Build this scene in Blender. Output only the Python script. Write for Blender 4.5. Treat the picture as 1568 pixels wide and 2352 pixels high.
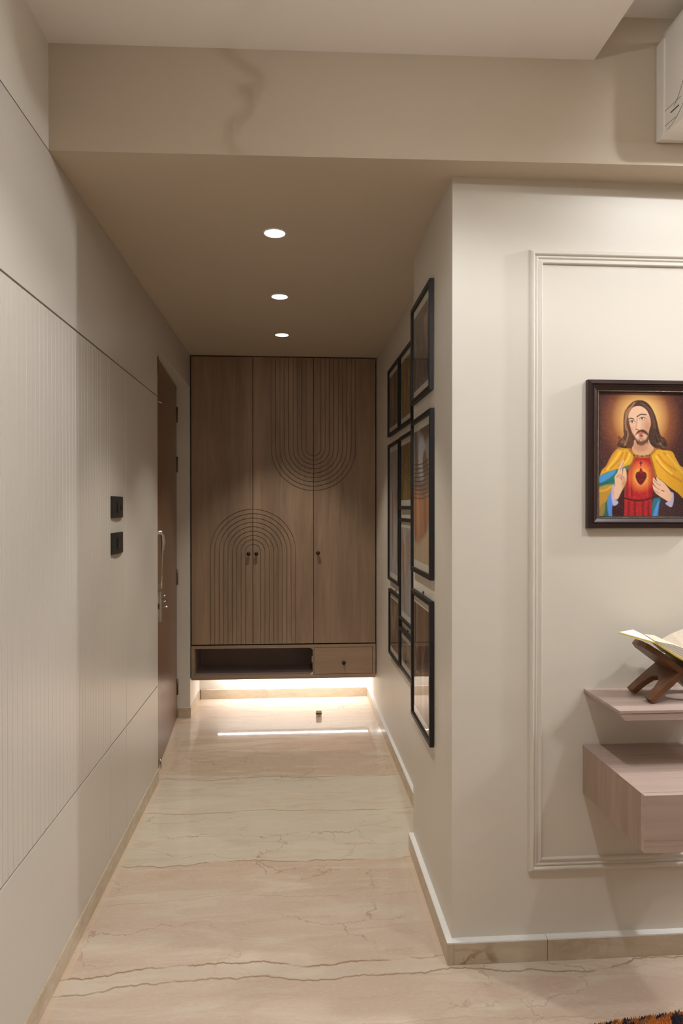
import bpy, bmesh, math, random
import numpy as np
from mathutils import Vector, Matrix

for o in list(bpy.data.objects):
    bpy.data.objects.remove(o, do_unlink=True)
scn = bpy.context.scene
col = scn.collection

# ------------------------------------------------------------------ camera
YAW, PITCH, CAMZ = 0.0677, -0.0067, 1.38
fw = Vector((math.sin(YAW)*math.cos(PITCH), math.cos(YAW)*math.cos(PITCH), math.sin(PITCH)))
rt = Vector((math.cos(YAW), -math.sin(YAW), 0.0))
up = rt.cross(fw)
cd = bpy.data.cameras.new('camera')
cd.sensor_fit = 'VERTICAL'; cd.sensor_height = 36.0; cd.sensor_width = 24.0
cd.lens = 24.0; cd.clip_start = 0.02; cd.clip_end = 60
cam = bpy.data.objects.new('camera', cd); col.objects.link(cam)
m = Matrix.Identity(4)
for i in range(3):
    m[i][0] = rt[i]; m[i][1] = up[i]; m[i][2] = -fw[i]
m[2][3] = CAMZ
cam.matrix_world = m
scn.camera = cam

# ------------------------------------------------------------------ world, exposure, lights
w = bpy.data.worlds.new('world'); scn.world = w; w.use_nodes = True
w.node_tree.nodes['Background'].inputs[0].default_value = (0.9, 0.85, 0.8, 1)
w.node_tree.nodes['Background'].inputs[1].default_value = 0.0
vs = scn.view_settings
vs.view_transform = 'Standard'; vs.look = 'None'; vs.gamma = 1.0
vs.use_curve_mapping = False
vs.exposure = 0.15

WARM = (1.0, 0.96, 0.88)
COOL = (0.925, 0.965, 1.0)
def light(name, kind, loc, power, color=WARM, radius=0.04, size=None, blend=0.5, aim=None):
    l = bpy.data.lights.new(name, kind); l.energy = power; l.color = color
    if kind in ('SPOT', 'POINT'): l.shadow_soft_size = radius
    if kind == 'SPOT': l.spot_size = math.radians(size); l.spot_blend = blend
    o = bpy.data.objects.new(name, l); col.objects.link(o); o.location = loc
    if aim is not None:
        o.rotation_euler = (Vector(aim)-Vector(loc)).to_track_quat('-Z', 'Y').to_euler()
    return o

ZC = 2.38            # corridor ceiling
ZM = 2.68            # living room false ceiling
ZR = 2.807           # raised ceiling
DL = [(-0.074, 2.503), (-0.073, 3.254), (-0.076, 3.974)]          # corridor downlights
for x, y in DL:
    light('downlight_beam', 'SPOT', (x, y, ZC-0.012), 33, WARM, 0.03, 80, 0.5)
# ceiling downlights of the living room: a row about 0.9 m before the prayer wall and unseen fill lamps added further back
LIV = [(0.32, 1.15, ZM, 52, 138), (1.55, 0.95, ZR, 62, 140), (3.40, 0.60, ZR, 40, 140), (5.40, 0.60, ZR, 50, 140),
       (0.20, -1.3, ZM, 9, 140), (2.20, -1.3, ZR, 16, 140)]
for x, y, z, p, s in LIV:
    wash = (x, y) == (1.55, 0.95)          # this one is a tilting spot turned to the prayer wall
    light('living_downlight_beam', 'SPOT', (x, y, z-0.012), p, COOL, 0.04, 104 if wash else s, 0.8 if wash else 0.35, (1.72, 2.045, 1.95) if wash else None)
WLP = (2.47, 1.765, 2.45)    # lamp on the beam to the right of the air conditioner, outside the frame
light('wall_lamp_glow', 'POINT', WLP, 95, COOL, 0.04)
CL = (0.35, 1.10, 2.55)      # globe of the scroll-armed ceiling lamp just before the beam, above the frame
light('ceiling_lamp_glow', 'POINT', CL, 3.5, COOL, 0.010)

# ------------------------------------------------------------------ helpers
def tag(o, label=None, cat=None, group=None, kind=None):
    if label: o['label'] = label
    if cat: o['category'] = cat
    if group: o['group'] = group
    if kind: o['kind'] = kind
    return o
def empty(name, loc, label=None, cat=None, group=None, kind=None):
    o = bpy.data.objects.new(name, None); col.objects.link(o); o.location = loc
    o.empty_display_size = 0.05
    return tag(o, label, cat, group, kind)
def base_of(p):
    v = Vector((0, 0, 0))
    while p is not None:
        v += Vector(p.location); p = p.parent
    return v

class MB:
    """collects geometry in world coordinates, becomes ONE mesh object"""
    def __init__(s): s.v = []; s.f = []; s.m = []; s.sm = []
    def add(s, vs_, fs, mi=0, smooth=False):
        n = len(s.v); s.v += [tuple(p) for p in vs_]
        for f in fs: s.f.append(tuple(i+n for i in f)); s.m.append(mi); s.sm.append(smooth)
        return s
    def box(s, x0, x1, y0, y1, z0, z1, mi=0):
        vs_ = [(x, y, z) for x in (x0, x1) for y in (y0, y1) for z in (z0, z1)]
        fs = [(0,1,3,2), (4,6,7,5), (0,4,5,1), (2,3,7,6), (0,2,6,4), (1,5,7,3)]
        return s.add(vs_, fs, mi)
    def prism(s, poly, axis, a0, a1, mi=0, smooth=False):
        """extrude polygon (u,v) along axis; axis x:(y,z) y:(x,z) z:(x,y)"""
        def pt(u, v, a): return {'x': (a, u, v), 'y': (u, a, v), 'z': (u, v, a)}[axis]
        n = len(poly)
        vs_ = [pt(u, v, a0) for u, v in poly] + [pt(u, v, a1) for u, v in poly]
        s.add(vs_, [tuple(range(n)), tuple(range(2*n-1, n-1, -1))], mi, False)
        k = len(s.v) - 2*n
        for i in range(n):
            j = (i+1) % n
            s.f.append((k+i, k+n+i, k+n+j, k+j)); s.m.append(mi); s.sm.append(smooth)
        return s
    def tube(s, pts, radii, seg=12, mi=0, cap=True):
        pts = [Vector(p) for p in pts]
        if not isinstance(radii, (list, tuple)): radii = [radii]*len(pts)
        rings = []
        ref = None
        for i, p in enumerate(pts):
            a = pts[max(i-1, 0)]; b = pts[min(i+1, len(pts)-1)]
            t = (b-a).normalized()
            if ref is None:
                ref = Vector((0, 0, 1)) if abs(t.z) < 0.9 else Vector((1, 0, 0))
            n1 = (ref - t*ref.dot(t)).normalized(); ref = n1; n2 = t.cross(n1)
            r = radii[i]
            ra, rb = r if isinstance(r, tuple) else (r, r)
            rings.append([p + n1*ra*math.cos(2*math.pi*k/seg) + n2*rb*math.sin(2*math.pi*k/seg) for k in range(seg)])
        base = len(s.v)
        for rg in rings: s.v += [tuple(p) for p in rg]
        for i in range(len(pts)-1):
            for k in range(seg):
                k2 = (k+1) % seg
                s.f.append((base+i*seg+k, base+i*seg+k2, base+(i+1)*seg+k2, base+(i+1)*seg+k)); s.m.append(mi); s.sm.append(True)
        if cap:
            s.f.append(tuple(base+k for k in range(seg-1, -1, -1))); s.m.append(mi); s.sm.append(False)
            e = base+(len(pts)-1)*seg
            s.f.append(tuple(e+k for k in range(seg))); s.m.append(mi); s.sm.append(False)
        return s
    def lathe(s, prof, origin, axis, seg=24, mi=0):
        """prof: list (r, h) revolved about axis direction from origin"""
        ax = Vector(axis).normalized()
        r1 = ax.orthogonal().normalized(); r2 = ax.cross(r1); o = Vector(origin)
        base = len(s.v)
        for r, h in prof:
            for k in range(seg):
                a = 2*math.pi*k/seg
                s.v.append(tuple(o + ax*h + (r1*math.cos(a) + r2*math.sin(a))*max(r, 1e-5)))
        for i in range(len(prof)-1):
            for k in range(seg):
                k2 = (k+1) % seg
                s.f.append((base+i*seg+k, base+i*seg+k2, base+(i+1)*seg+k2, base+(i+1)*seg+k)); s.m.append(mi); s.sm.append(True)
        return s
    def build(s, name, mats, parent=None, bevel=0.0, bseg=2, auto=False):
        me = bpy.data.meshes.new(name)
        b = base_of(parent)
        me.from_pydata([(x-b.x, y-b.y, z-b.z) for x, y, z in s.v], [], s.f)
        if not isinstance(mats, (list, tuple)): mats = [mats]
        for mt in mats: me.materials.append(mt)
        for i, p in enumerate(me.polygons):
            p.material_index = s.m[i]; p.use_smooth = s.sm[i]
        bm = bmesh.new(); bm.from_mesh(me)
        bmesh.ops.recalc_face_normals(bm, faces=bm.faces)
        if bevel > 0:
            bmesh.ops.remove_doubles(bm, verts=bm.verts, dist=1e-6)
            es = [e for e in bm.edges if len(e.link_faces) == 2 and e.calc_face_angle(0) > 0.6]
            bmesh.ops.bevel(bm, geom=es, offset=bevel, segments=bseg, profile=0.6, affect='EDGES', clamp_overlap=True)
        bm.to_mesh(me); bm.free()
        o = bpy.data.objects.new(name, me); col.objects.link(o); o.parent = parent
        return o

def spline(pts, closed=True, n=6):
    P = [np.array(p, float) for p in pts]; m_ = len(P); out = []
    rng = range(m_) if closed else range(m_-1)
    for i in rng:
        if closed: p0, p1, p2, p3 = P[i-1], P[i], P[(i+1) % m_], P[(i+2) % m_]
        else: p0, p1, p2, p3 = P[max(i-1, 0)], P[i], P[i+1], P[min(i+2, m_-1)]
        for k in range(n):
            t = k/n
            out.append(tuple(0.5*((2*p1)+(-p0+p2)*t+(2*p0-5*p1+4*p2-p3)*t*t+(-p0+3*p1-3*p2+p3)*t**3)))
    if not closed: out.append(tuple(P[-1]))
    return out

# ------------------------------------------------------------------ material helpers
def srgb(r, g, b):
    def f(c):
        c /= 255.0
        return c/12.92 if c <= 0.04045 else ((c+0.055)/1.055)**2.4
    return (f(r), f(g), f(b), 1.0)
class NT:
    def __init__(s, name):
        s.mat = bpy.data.materials.new(name); s.mat.use_nodes = True
        s.t = s.mat.node_tree; s.b = s.t.nodes['Principled BSDF']
        s.tc = None
    def n(s, typ, **kw):
        nd = s.t.nodes.new(typ)
        for k, v in kw.items(): setattr(nd, k, v)
        return nd
    def link(s, a, b): s.t.links.new(a, b)
    def val(s, sock, x):
        if hasattr(x, 'is_output'): s.link(x, sock)
        else: sock.default_value = x
    def math(s, op, a, b=0.0, c=None, clamp=False):
        nd = s.n('ShaderNodeMath', operation=op, use_clamp=clamp)
        s.val(nd.inputs[0], a); s.val(nd.inputs[1], b)
        if c is not None: s.val(nd.inputs[2], c)
        return nd.outputs[0]
    def coord(s, which='Object'):
        if s.tc is None: s.tc = s.n('ShaderNodeTexCoord')
        return s.tc.outputs[which]
    def mapping(s, scale=(1, 1, 1), loc=(0, 0, 0), vec=None):
        nd = s.n('ShaderNodeMapping'); nd.inputs['Scale'].default_value = scale; nd.inputs['Location'].default_value = loc
        s.link(vec if vec is not None else s.coord(), nd.inputs['Vector']); return nd.outputs[0]
    def noise(s, vec, scale, detail=4.0, rough=0.55, dist=0.0, out='Fac'):
        nd = s.n('ShaderNodeTexNoise'); s.link(vec, nd.inputs['Vector'])
        nd.inputs['Scale'].default_value = scale; nd.inputs['Detail'].default_value = detail
        nd.inputs['Roughness'].default_value = rough; nd.inputs['Distortion'].default_value = dist
        return nd.outputs[out]
    def ramp(s, fac, stops, interp='LINEAR'):
        nd = s.n('ShaderNodeValToRGB'); cr = nd.color_ramp; cr.interpolation = interp
        while len(cr.elements) < len(stops): cr.elements.new(0.5)
        for e, (p, c) in zip(cr.elements, stops): e.position = p; e.color = c
        s.link(fac, nd.inputs[0]); return nd.outputs[0]
    def mix(s, fac, a, b, mode='MIX'):
        nd = s.n('ShaderNodeMix', data_type='RGBA', blend_type=mode)
        s.val(nd.inputs[0], fac); s.val(nd.inputs[6], a); s.val(nd.inputs[7], b); return nd.outputs[2]
    def smooth(s, x, a, b):
        nd = s.n('ShaderNodeMapRange', interpolation_type='SMOOTHSTEP'); nd.clamp = True
        s.val(nd.inputs[0], x); nd.inputs[1].default_value = a; nd.inputs[2].default_value = b
        nd.inputs[3].default_value = 0.0; nd.inputs[4].default_value = 1.0
        return nd.outputs[0]
    def bump(s, h, strength=0.1, dist=0.01):
        nd = s.n('ShaderNodeBump'); nd.inputs['Strength'].default_value = strength; nd.inputs['Distance'].default_value = dist
        s.link(h, nd.inputs['Height']); s.link(nd.outputs[0], s.b.inputs['Normal'])
    def set(s, **kw):
        for k, v in kw.items(): s.val(s.b.inputs[k.replace('_', ' ')], v)
        return s
def plain(name, c, rough=0.5, metal=0.0, var=0.03, scale=30.0, bump=0.0, spec=0.5):
    t = NT(name); v = t.noise(t.coord(), scale, 3.0)
    lo = tuple(x*(1-var) for x in c[:3])+(1,); hi = tuple(min(1, x*(1+var)) for x in c[:3])+(1,)
    t.set(Base_Color=t.ramp(v, [(0.3, lo), (0.7, hi)]), Roughness=rough, Metallic=metal)
    t.b.inputs['Specular IOR Level'].default_value = spec
    if bump: t.bump(v, bump, 0.002)
    return t.mat

M = {}
WALLC = (0.68, 0.622, 0.535, 1)
M['wall'] = plain('cream_wall_paint', WALLC, 0.42, var=0.012, scale=3.0, spec=0.4)
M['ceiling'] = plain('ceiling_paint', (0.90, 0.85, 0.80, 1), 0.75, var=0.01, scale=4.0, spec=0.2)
M['tan'] = plain('tan_ceiling_paint', (0.57, 0.482, 0.37, 1), 0.6, var=0.012, scale=3.0, spec=0.25)  # cream paint browned so its colour carries the beam and corridor shade
M['panel'] = plain('cream_laminate', (0.60, 0.545, 0.475, 1), 0.34, var=0.012, scale=2.0, spec=0.4)
M['groove'] = plain('groove_shadow_board', (0.16, 0.11, 0.07, 1), 0.8)
M['black'] = plain('black_frame_wood', (0.007, 0.0065, 0.006, 1), 0.5, var=0.2, scale=60)
M['plastic'] = plain('black_switch_plastic', (0.014, 0.014, 0.015, 1), 0.35, var=0.1)
M['steel'] = plain('brushed_steel', (0.62, 0.58, 0.52, 1), 0.25, 1.0, var=0.05)
M['brass'] = plain('dull_brass', (0.66, 0.58, 0.46, 1), 0.4, 1.0, var=0.08)
M['hinge'] = plain('dark_bronze', (0.20, 0.15, 0.11, 1), 0.4, 1.0, var=0.1)
M['white'] = plain('white_plastic', (0.80, 0.78, 0.74, 1), 0.4, var=0.01)
M['acwhite'] = plain('ac_white_plastic', (0.84, 0.80, 0.74, 1), 0.38, var=0.01, scale=5)
M['seam'] = plain('dark_seam', (0.05, 0.04, 0.03, 1), 0.7)
M['interior'] = plain('dark_cabinet_interior', (0.27, 0.20, 0.17, 1), 0.5, var=0.1, scale=8)
M['mat'] = plain('cream_mat_board', (0.74, 0.70, 0.60, 1), 0.8, var=0.02)
M['yellow'] = plain('yellow_card_cover', (0.72, 0.56, 0.06, 1), 0.45, var=0.04)
M['page'] = plain('book_paper', (0.82, 0.77, 0.70, 1), 0.8, var=0.03, scale=60)

M['page2'] = plain('aged_page_edges', (0.66, 0.56, 0.44, 1), 0.8, var=0.06, scale=80)
def emissive(name, c, strength):
    t = NT(name); t.set(Base_Color=(0.8, 0.8, 0.8, 1), Emission_Color=c, Emission_Strength=strength); return t.mat
M['lens'] = emissive('lit_lamp_lens', (1.0, 0.95, 0.88, 1), 22.0)
M['led'] = emissive('led_strip_glow', (0.98, 0.97, 0.98, 1), 122.0)
M['globe'] = emissive('lit_globe', (1.0, 0.95, 0.88, 1), 6.0)

def wood(name, base, axis='z', dark=0.7, rough=0.45, scale=1.0, contrast=1.0):
    t = NT(name)
    st = {'z': (9, 9, 0.7), 'x': (0.7, 9, 9), 'y': (9, 0.7, 9)}[axis]
    fine = {'z': (90, 90, 2.5), 'x': (2.5, 90, 90), 'y': (90, 2.5, 90)}[axis]
    big = t.noise(t.mapping(tuple(k*scale for k in st)), 1.0, 3.0, 0.5, 0.6)
    mid = t.noise(t.mapping(tuple(k*scale*2.6 for k in st), (3.1, 1.7, 5.2)), 1.0, 5.0, 0.6, 1.2)
    fin = t.noise(t.mapping(tuple(k*scale for k in fine)), 1.0, 3.0, 0.6)
    f = t.math('ADD', t.math('MULTIPLY', big, 0.55), t.math('MULTIPLY', mid, 0.45))
    d = tuple(x*dark for x in base[:3])+(1,)
    l = tuple(min(1, x*1.10) for x in base[:3])+(1,)
    c = t.ramp(f, [(0.5-0.16/contrast, d), (0.5+0.14/contrast, l)])
    c = t.mix(t.smooth(fin, 0.52, 0.75), c, tuple(x*0.8 for x in base[:3])+(1,))
    t.set(Base_Color=c, Roughness=rough); t.b.inputs['Specular IOR Level'].default_value = 0.4
    t.bump(fin, 0.06, 0.002)
    return t.mat
OAK = (0.355, 0.242, 0.160, 1)
M['oak_v'] = wood('oak_laminate_vertical', OAK, 'z', 0.66)
M['routed'] = plain('routed_groove_core', (0.21, 0.130, 0.072, 1), 0.7)
M['oak_h'] = wood('oak_laminate_horizontal', OAK, 'x', 0.80)
M['oak_pale_h'] = wood('pale_oak_horizontal', (0.46, 0.345, 0.29, 1), 'x', 0.78)
M['oak_pale_v'] = wood('pale_oak_vertical', (0.41, 0.295, 0.225, 1), 'z', 0.76)
M['door'] = wood('brown_door_veneer', (0.20, 0.105, 0.055, 1), 'z', 0.72, 0.32, 1.5)
M['stand'] = wood('carved_sheesham_wood', (0.165, 0.066, 0.026, 1), 'x', 0.55, 0.4, 4.0)
M['mahogany'] = wood('dark_mahogany_frame', (0.030, 0.013, 0.011, 1), 'z', 0.7, 0.3, 2.0)

def marble_floor():
    t = NT('beige_marble_floor')
    co = t.coord(); sep = t.n('ShaderNodeSeparateXYZ'); t.link(co, sep.inputs[0])
    X, Y = sep.outputs[0], sep.outputs[1]
    def cent(n, amp): return t.math('MULTIPLY', t.math('SUBTRACT', n, 0.5), amp)
    n1 = cent(t.noise(t.mapping((1.3, 0.35, 1)), 1.0, 2.0), 0.22)
    n2 = cent(t.noise(t.mapping((5, 1.2, 1), (2.3, 7.7, 0)), 1.0, 4.0, 0.6), 0.07)
    n3 = cent(t.noise(t.mapping((38, 10, 1), (5.1, 0, 0)), 1.0, 3.0, 0.6), 0.016)
    W = t.math('ADD', t.math('ADD', Y, n1), t.math('ADD', n2, n3))
    # large bands across the corridor
    pinkish = (0.570, 0.440, 0.345, 1); brown = (0.550, 0.415, 0.305, 1); pale = (0.590, 0.515, 0.410, 1); rose = (0.585, 0.460, 0.370, 1); mid = (0.590, 0.482, 0.385, 1)
    lo, hi = 1.0, 5.2
    def pos(y): return (y-lo)/(hi-lo)
    stops = [(0.0, rose), (pos(1.99), pinkish), (pos(2.0), mid), (pos(2.05), mid), (pos(2.062), pinkish), (pos(2.35), rose),
             (pos(2.66), brown), (pos(2.672), pale), (pos(3.10), pale), (pos(3.11), (0.60, 0.51, 0.40, 1)), (pos(3.49), pale), (pos(3.50), brown),
             (pos(4.08), (0.57, 0.44, 0.33, 1)), (pos(4.095), (0.62, 0.50, 0.40, 1)), (1.0, (0.62, 0.50, 0.40, 1))]
    mp = t.n('ShaderNodeMapRange'); t.link(W, mp.inputs[0]); mp.inputs[1].default_value = lo; mp.inputs[2].default_value = hi
    c = t.ramp(mp.outputs[0], stops)
    # cloudy streaks
    st = t.noise(t.mapping((2.2, 9, 1), (1, 3, 0)), 1.0, 6.0, 0.62, 0.8)
    c = t.mix(t.math('MULTIPLY', t.smooth(st, 0.46, 0.66), 0.7), c, (0.645, 0.555, 0.445, 1))
    st2 = t.noise(t.mapping((3.5, 16, 1), (9, 3, 0)), 1.0, 6.0, 0.65, 1.0)
    c = t.mix(t.math('MULTIPLY', t.smooth(st2, 0.48, 0.70), 0.5), c, (0.50, 0.365, 0.255, 1))
    fine = t.noise(t.mapping((60, 120, 1)), 1.0, 3.0, 0.6)
    c = t.mix(t.math('MULTIPLY', t.smooth(fine, 0.50, 0.75), 0.35), c, (0.72, 0.61, 0.48, 1))
    # long veins
    vein = None
    for yk, wd, amt in ((2.062, 0.006, 0.9), (1.996, 0.006, 0.8), (2.665, 0.006, 0.7), (3.105, 0.006, 0.6), (3.495, 0.007, 0.6), (4.088, 0.006, 0.35), (2.42, 0.003, 0.3), (1.80, 0.004, 0.25)):
        d = t.math('ABSOLUTE', t.math('SUBTRACT', W, yk))
        v = t.math('MULTIPLY', t.math('SUBTRACT', 1.0, t.smooth(d, 0.0, wd)), amt)
        vein = v if vein is None else t.math('MAXIMUM', vein, v)
    # short branching cracks
    wv = t.n('ShaderNodeTexVoronoi', feature='DISTANCE_TO_EDGE')
    dn = t.noise(t.mapping((6, 6, 1)), 1.0, 5.0, 0.6, out='Color')
    vm = t.n('ShaderNodeVectorMath', operation='MULTIPLY_ADD'); t.link(dn, vm.inputs[0]); vm.inputs[1].default_value = (0.55, 0.55, 0); t.link(t.mapping((1.5, 3.0, 1)), vm.inputs[2])
    t.link(vm.outputs[0], wv.inputs['Vector']); wv.inputs['Scale'].default_value = 1.5
    cr = t.math('SUBTRACT', 1.0, t.smooth(wv.outputs[0], 0.0, 0.014))
    gate = t.smooth(t.noise(t.mapping((1.6, 2.4, 1), (4, 4, 0)), 1.0, 2.0), 0.42, 0.58)
    vein = t.math('MAXIMUM', vein, t.math('MULTIPLY', t.math('MULTIPLY', cr, gate), 0.5))
    brk = t.smooth(t.noise(t.mapping((7, 7, 1), (8, 8, 0)), 1.0, 4.0), 0.30, 0.52)
    vein = t.math('MULTIPLY', vein, brk)
    c = t.mix(vein, c, (0.27, 0.165, 0.085, 1))
    # white calcite flecks
    fl = t.smooth(t.noise(t.mapping((9, 16, 1), (2, 6, 0)), 1.0, 4.0, 0.7), 0.70, 0.78)
    c = t.mix(t.math('MULTIPLY', fl, 0.5), c, (0.78, 0.72, 0.65, 1))
    # pale filler strip between slab and skirtings
    e1 = t.math('LESS_THAN', X, -0.664)
    e2 = t.math('MULTIPLY', t.math('GREATER_THAN', X, 0.438), t.math('GREATER_THAN', Y, 2.02))
    e2 = t.math('MULTIPLY', e2, t.math('LESS_THAN', Y, 2.74))
    e3 = t.math('MULTIPLY', t.math('GREATER_THAN', t.math('MULTIPLY_ADD', Y, 0.0095, X), 0.525+0.0258), t.math('GREATER_THAN', Y, 2.74))
    c = t.mix(t.math('MULTIPLY', t.math('MAXIMUM', t.math('MAXIMUM', e1, e2), e3), 0.45), c, (0.68, 0.52, 0.37, 1))
    t.set(Base_Color=c, Roughness=t.math('MULTIPLY_ADD', fine, 0.03, 0.02))
    t.b.inputs['Specular IOR Level'].default_value = 0.45
    return t.mat
def marble_skirt(name, stain):
    t = NT(name)
    n = t.noise(t.mapping((7, 7, 18)), 1.0, 5.0, 0.6, 1.0)
    c = t.ramp(n, [(0.3, (0.48, 0.38, 0.265, 1)), (0.7, (0.60, 0.50, 0.375, 1))])
    wv = t.n('ShaderNodeTexVoronoi', feature='DISTANCE_TO_EDGE')
    dn = t.noise(t.mapping((14, 14, 14)), 1.0, 5.0, 0.65, out='Color')
    vm = t.n('ShaderNodeVectorMath', operation='MULTIPLY_ADD'); t.link(dn, vm.inputs[0]); vm.inputs[1].default_value = (0.9, 0.9, 0.9); t.link(t.mapping((9, 9, 11)), vm.inputs[2])
    t.link(vm.outputs[0], wv.inputs['Vector']); wv.inputs['Scale'].default_value = 1.0
    cr = t.math('SUBTRACT', 1.0, t.smooth(wv.outputs[0], 0.0, 0.09))
    gate = t.smooth(t.noise(t.mapping((6, 6, 6), (3, 3, 3)), 1.0, 2.0), 0.42, 0.6)
    c = t.mix(t.math('MULTIPLY', t.math('MULTIPLY', cr, gate), stain), c, (0.26, 0.14, 0.05, 1))
    t.set(Base_Color=c, Roughness=0.22); t.b.inputs['Specular IOR Level'].default_value = 0.45
    return t.mat
M['floor'] = marble_floor()
M['skirt'] = marble_skirt('beige_marble_skirting', 0.15)
M['skirt_stain'] = marble_skirt('stained_marble_skirting', 0.75)

def glass_pane():
    t = NT('picture_glass')
    out = t.t.nodes['Material Output']; t.t.nodes.remove(t.b)
    ge = t.n('ShaderNodeNewGeometry'); dt = t.n('ShaderNodeVectorMath', operation='DOT_PRODUCT')
    t.link(ge.outputs['Incoming'], dt.inputs[0]); t.link(ge.outputs['Normal'], dt.inputs[1])
    q = t.math('SUBTRACT', 1.0, t.math('ABSOLUTE', dt.outputs['Value'])); q = t.math('MULTIPLY_ADD', t.math('POWER', q, 5.0), 0.96, 0.04)
    tr = t.n('ShaderNodeBsdfTransparent'); gl = t.n('ShaderNodeBsdfGlossy'); gl.inputs['Roughness'].default_value = 0.01
    smg = t.noise(t.coord(), 12.0, 2.0)
    t.link(t.ramp(smg, [(0.2, (0.96, 0.97, 0.97, 1)), (0.8, (0.99, 0.99, 0.99, 1))]), tr.inputs[0])
    mx = t.n('ShaderNodeMixShader'); t.link(q, mx.inputs[0]); t.link(tr.outputs[0], mx.inputs[1]); t.link(gl.outputs[0], mx.inputs[2])
    t.link(mx.outputs[0], out.inputs[0]); return t.mat
M['glass'] = glass_pane()

def attr_mat(name, rough=0.5, grain=0.0):
    t = NT(name); a = t.n('ShaderNodeAttribute', attribute_name='paint')
    c = a.outputs['Color']
    if grain:
        sp = t.noise(t.coord(), 900.0, 1.0)
        c = t.mix(t.math('MULTIPLY', t.smooth(sp, 0.66, 0.74), grain), c, (0.8, 0.7, 0.62, 1))
    t.set(Base_Color=c, Roughness=rough); return t.mat
M['print'] = attr_mat('printed_paper', 0.6)
M['devotional'] = attr_mat('glossy_print', 0.3, 0.45)
M['pile'] = attr_mat('rug_pile', 0.95)

# ------------------------------------------------------------------ SETTING
XL = -0.688         # left panelling face
YB = 4.972          # back wall of the corridor
XP = 0.475          # pillar side face
YW = 2.045          # living-room front wall (prayer corner)
def XR(y): return 0.560 - (y-2.72)*0.0095      # far right corridor wall
def YBEAM(x): return 1.970 - (x+0.688)*0.0203  # beam front face

fl = MB().box(-1.0, 7.3, -3.3, 5.2, -0.06, 0.0).build('floor', M['floor'])
tag(fl, 'polished beige marble floor with brown veins running across the corridor', 'floor', kind='structure')

# -- left wall with laminate panelling
wl = MB().box(-0.95, XL-0.010, -3.3, 3.478, 0, 2.80).box(-0.95, XL-0.010, 3.478, 4.535, 2.172, 2.80).box(-0.95, XL-0.010, 4.545, 5.15, 0, 2.80)
wl = wl.build('wall_left', M['groove'])
tag(wl, 'left corridor wall faced with cream grooved laminate panels', 'wall', kind='structure')
def pan(name, y0, y1, z0, z1, mat='panel', x0=XL-0.011, bev=0.0008):
    return MB().box(x0, XL, y0, y1, z0, z1).build(name, M[mat], wl, bevel=bev, bseg=1)
G = 0.0030
Z1, Z2, ZT = 0.485, 1.937, ZC
YV = [2.593, 2.836, 3.478]
lowz = 0.0
pan('panel', -3.3, YV[0]-G/2, lowz, Z1-G)
pan('panel', YV[0]+G/2, YV[1]-G/2, lowz, Z1-G)
pan('panel', YV[1]+G/2, YV[2], lowz, Z1-G)
pan('panel', -3.3, 1.502, Z1+G, Z2-G)
pitch = 0.0303; ns = 36
slat_me = None
for i in range(ns):
    y1 = YV[0]-i*pitch; y0 = y1-pitch
    if slat_me is None:
        s0 = MB().box(XL-0.011, XL, y0+0.0007, y1-0.0007, Z1+G, Z2-G).build('slat', M['panel'], wl, bevel=0.0006, bseg=1); slat_me = s0
    else:
        c = slat_me.copy(); col.objects.link(c); c.parent = wl; c.location = (0, -i*pitch, 0)
pan('panel', YV[0]+G/2, YV[1]-G/2, Z1+G, Z2-G)
pan('panel', YV[1]+G/2, YV[2], Z1+G, Z2-G)
tp = MB().prism([(-3.3, Z2+G), (3.478, Z2+G), (3.478, 2.172), (4.535, 2.172), (4.535, ZT-0.002), (-3.3, ZT-0.002)], 'x', XL-0.011, XL).build('panel', M['panel'], wl)
up_ = MB().box(XL-0.011, XL, -3.3, 1.98, ZT+0.002, 2.80).build('panel', M['wall'], wl); up_['label'] = 'plain painted strip above the panelling'
# door reveal (painted plaster round the opening)
MB().box(-0.95, XL-0.0005, 4.5335, 5.15, 0.0, ZC).build('return_wall', M['wall'], wl)
MB().box(-0.95, XL-0.002, 3.478, 4.5335, 2.170, 2.1745).build('lintel_soffit', M['wall'], wl)
MB().box(-0.95, XL-0.001, 3.474, 3.4795, 0, 2.172).build('jamb_lining', M['wall'], wl)
# -- walls right / back
wr = MB()
# pillar + living wall
wr.prism([(XP, YW), (7.3, YW), (7.3, 2.30), (0.70, 2.30), (0.70, 2.722), (XP, 2.722)], 'z', 0.0, ZC)
wr = wr.build('wall_right', M['wall'])
tag(wr, 'cream wall end and prayer-corner wall to the right of the corridor', 'wall', kind='structure')
wf = MB().prism([(XR(2.722), 2.72), (0.70, 2.72), (0.70, 5.15), (XR(5.15), 5.15)], 'z', 0.0, ZC).build('wall_right', M['wall'])
tag(wf, 'set-back cream corridor wall behind the picture frames', 'wall', kind='structure')
wb = MB().box(-0.95, 0.70, YB, 5.15, 0.0, ZC).build('wall_back', M['wall'])
tag(wb, 'short back wall below the floating wardrobe', 'wall', kind='structure')
# living room behind the camera
tag(MB().box(-1.0, 7.3, -3.45, -3.3, 0, 2.9).build('wall_front', M['wall']), 'living room wall behind the viewer', 'wall', kind='structure')
tag(MB().box(7.15, 7.3, -3.3, 2.0, 0, 2.9).build('wall_far_right', M['wall']), 'far side wall of the living room', 'wall', kind='structure')
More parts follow.
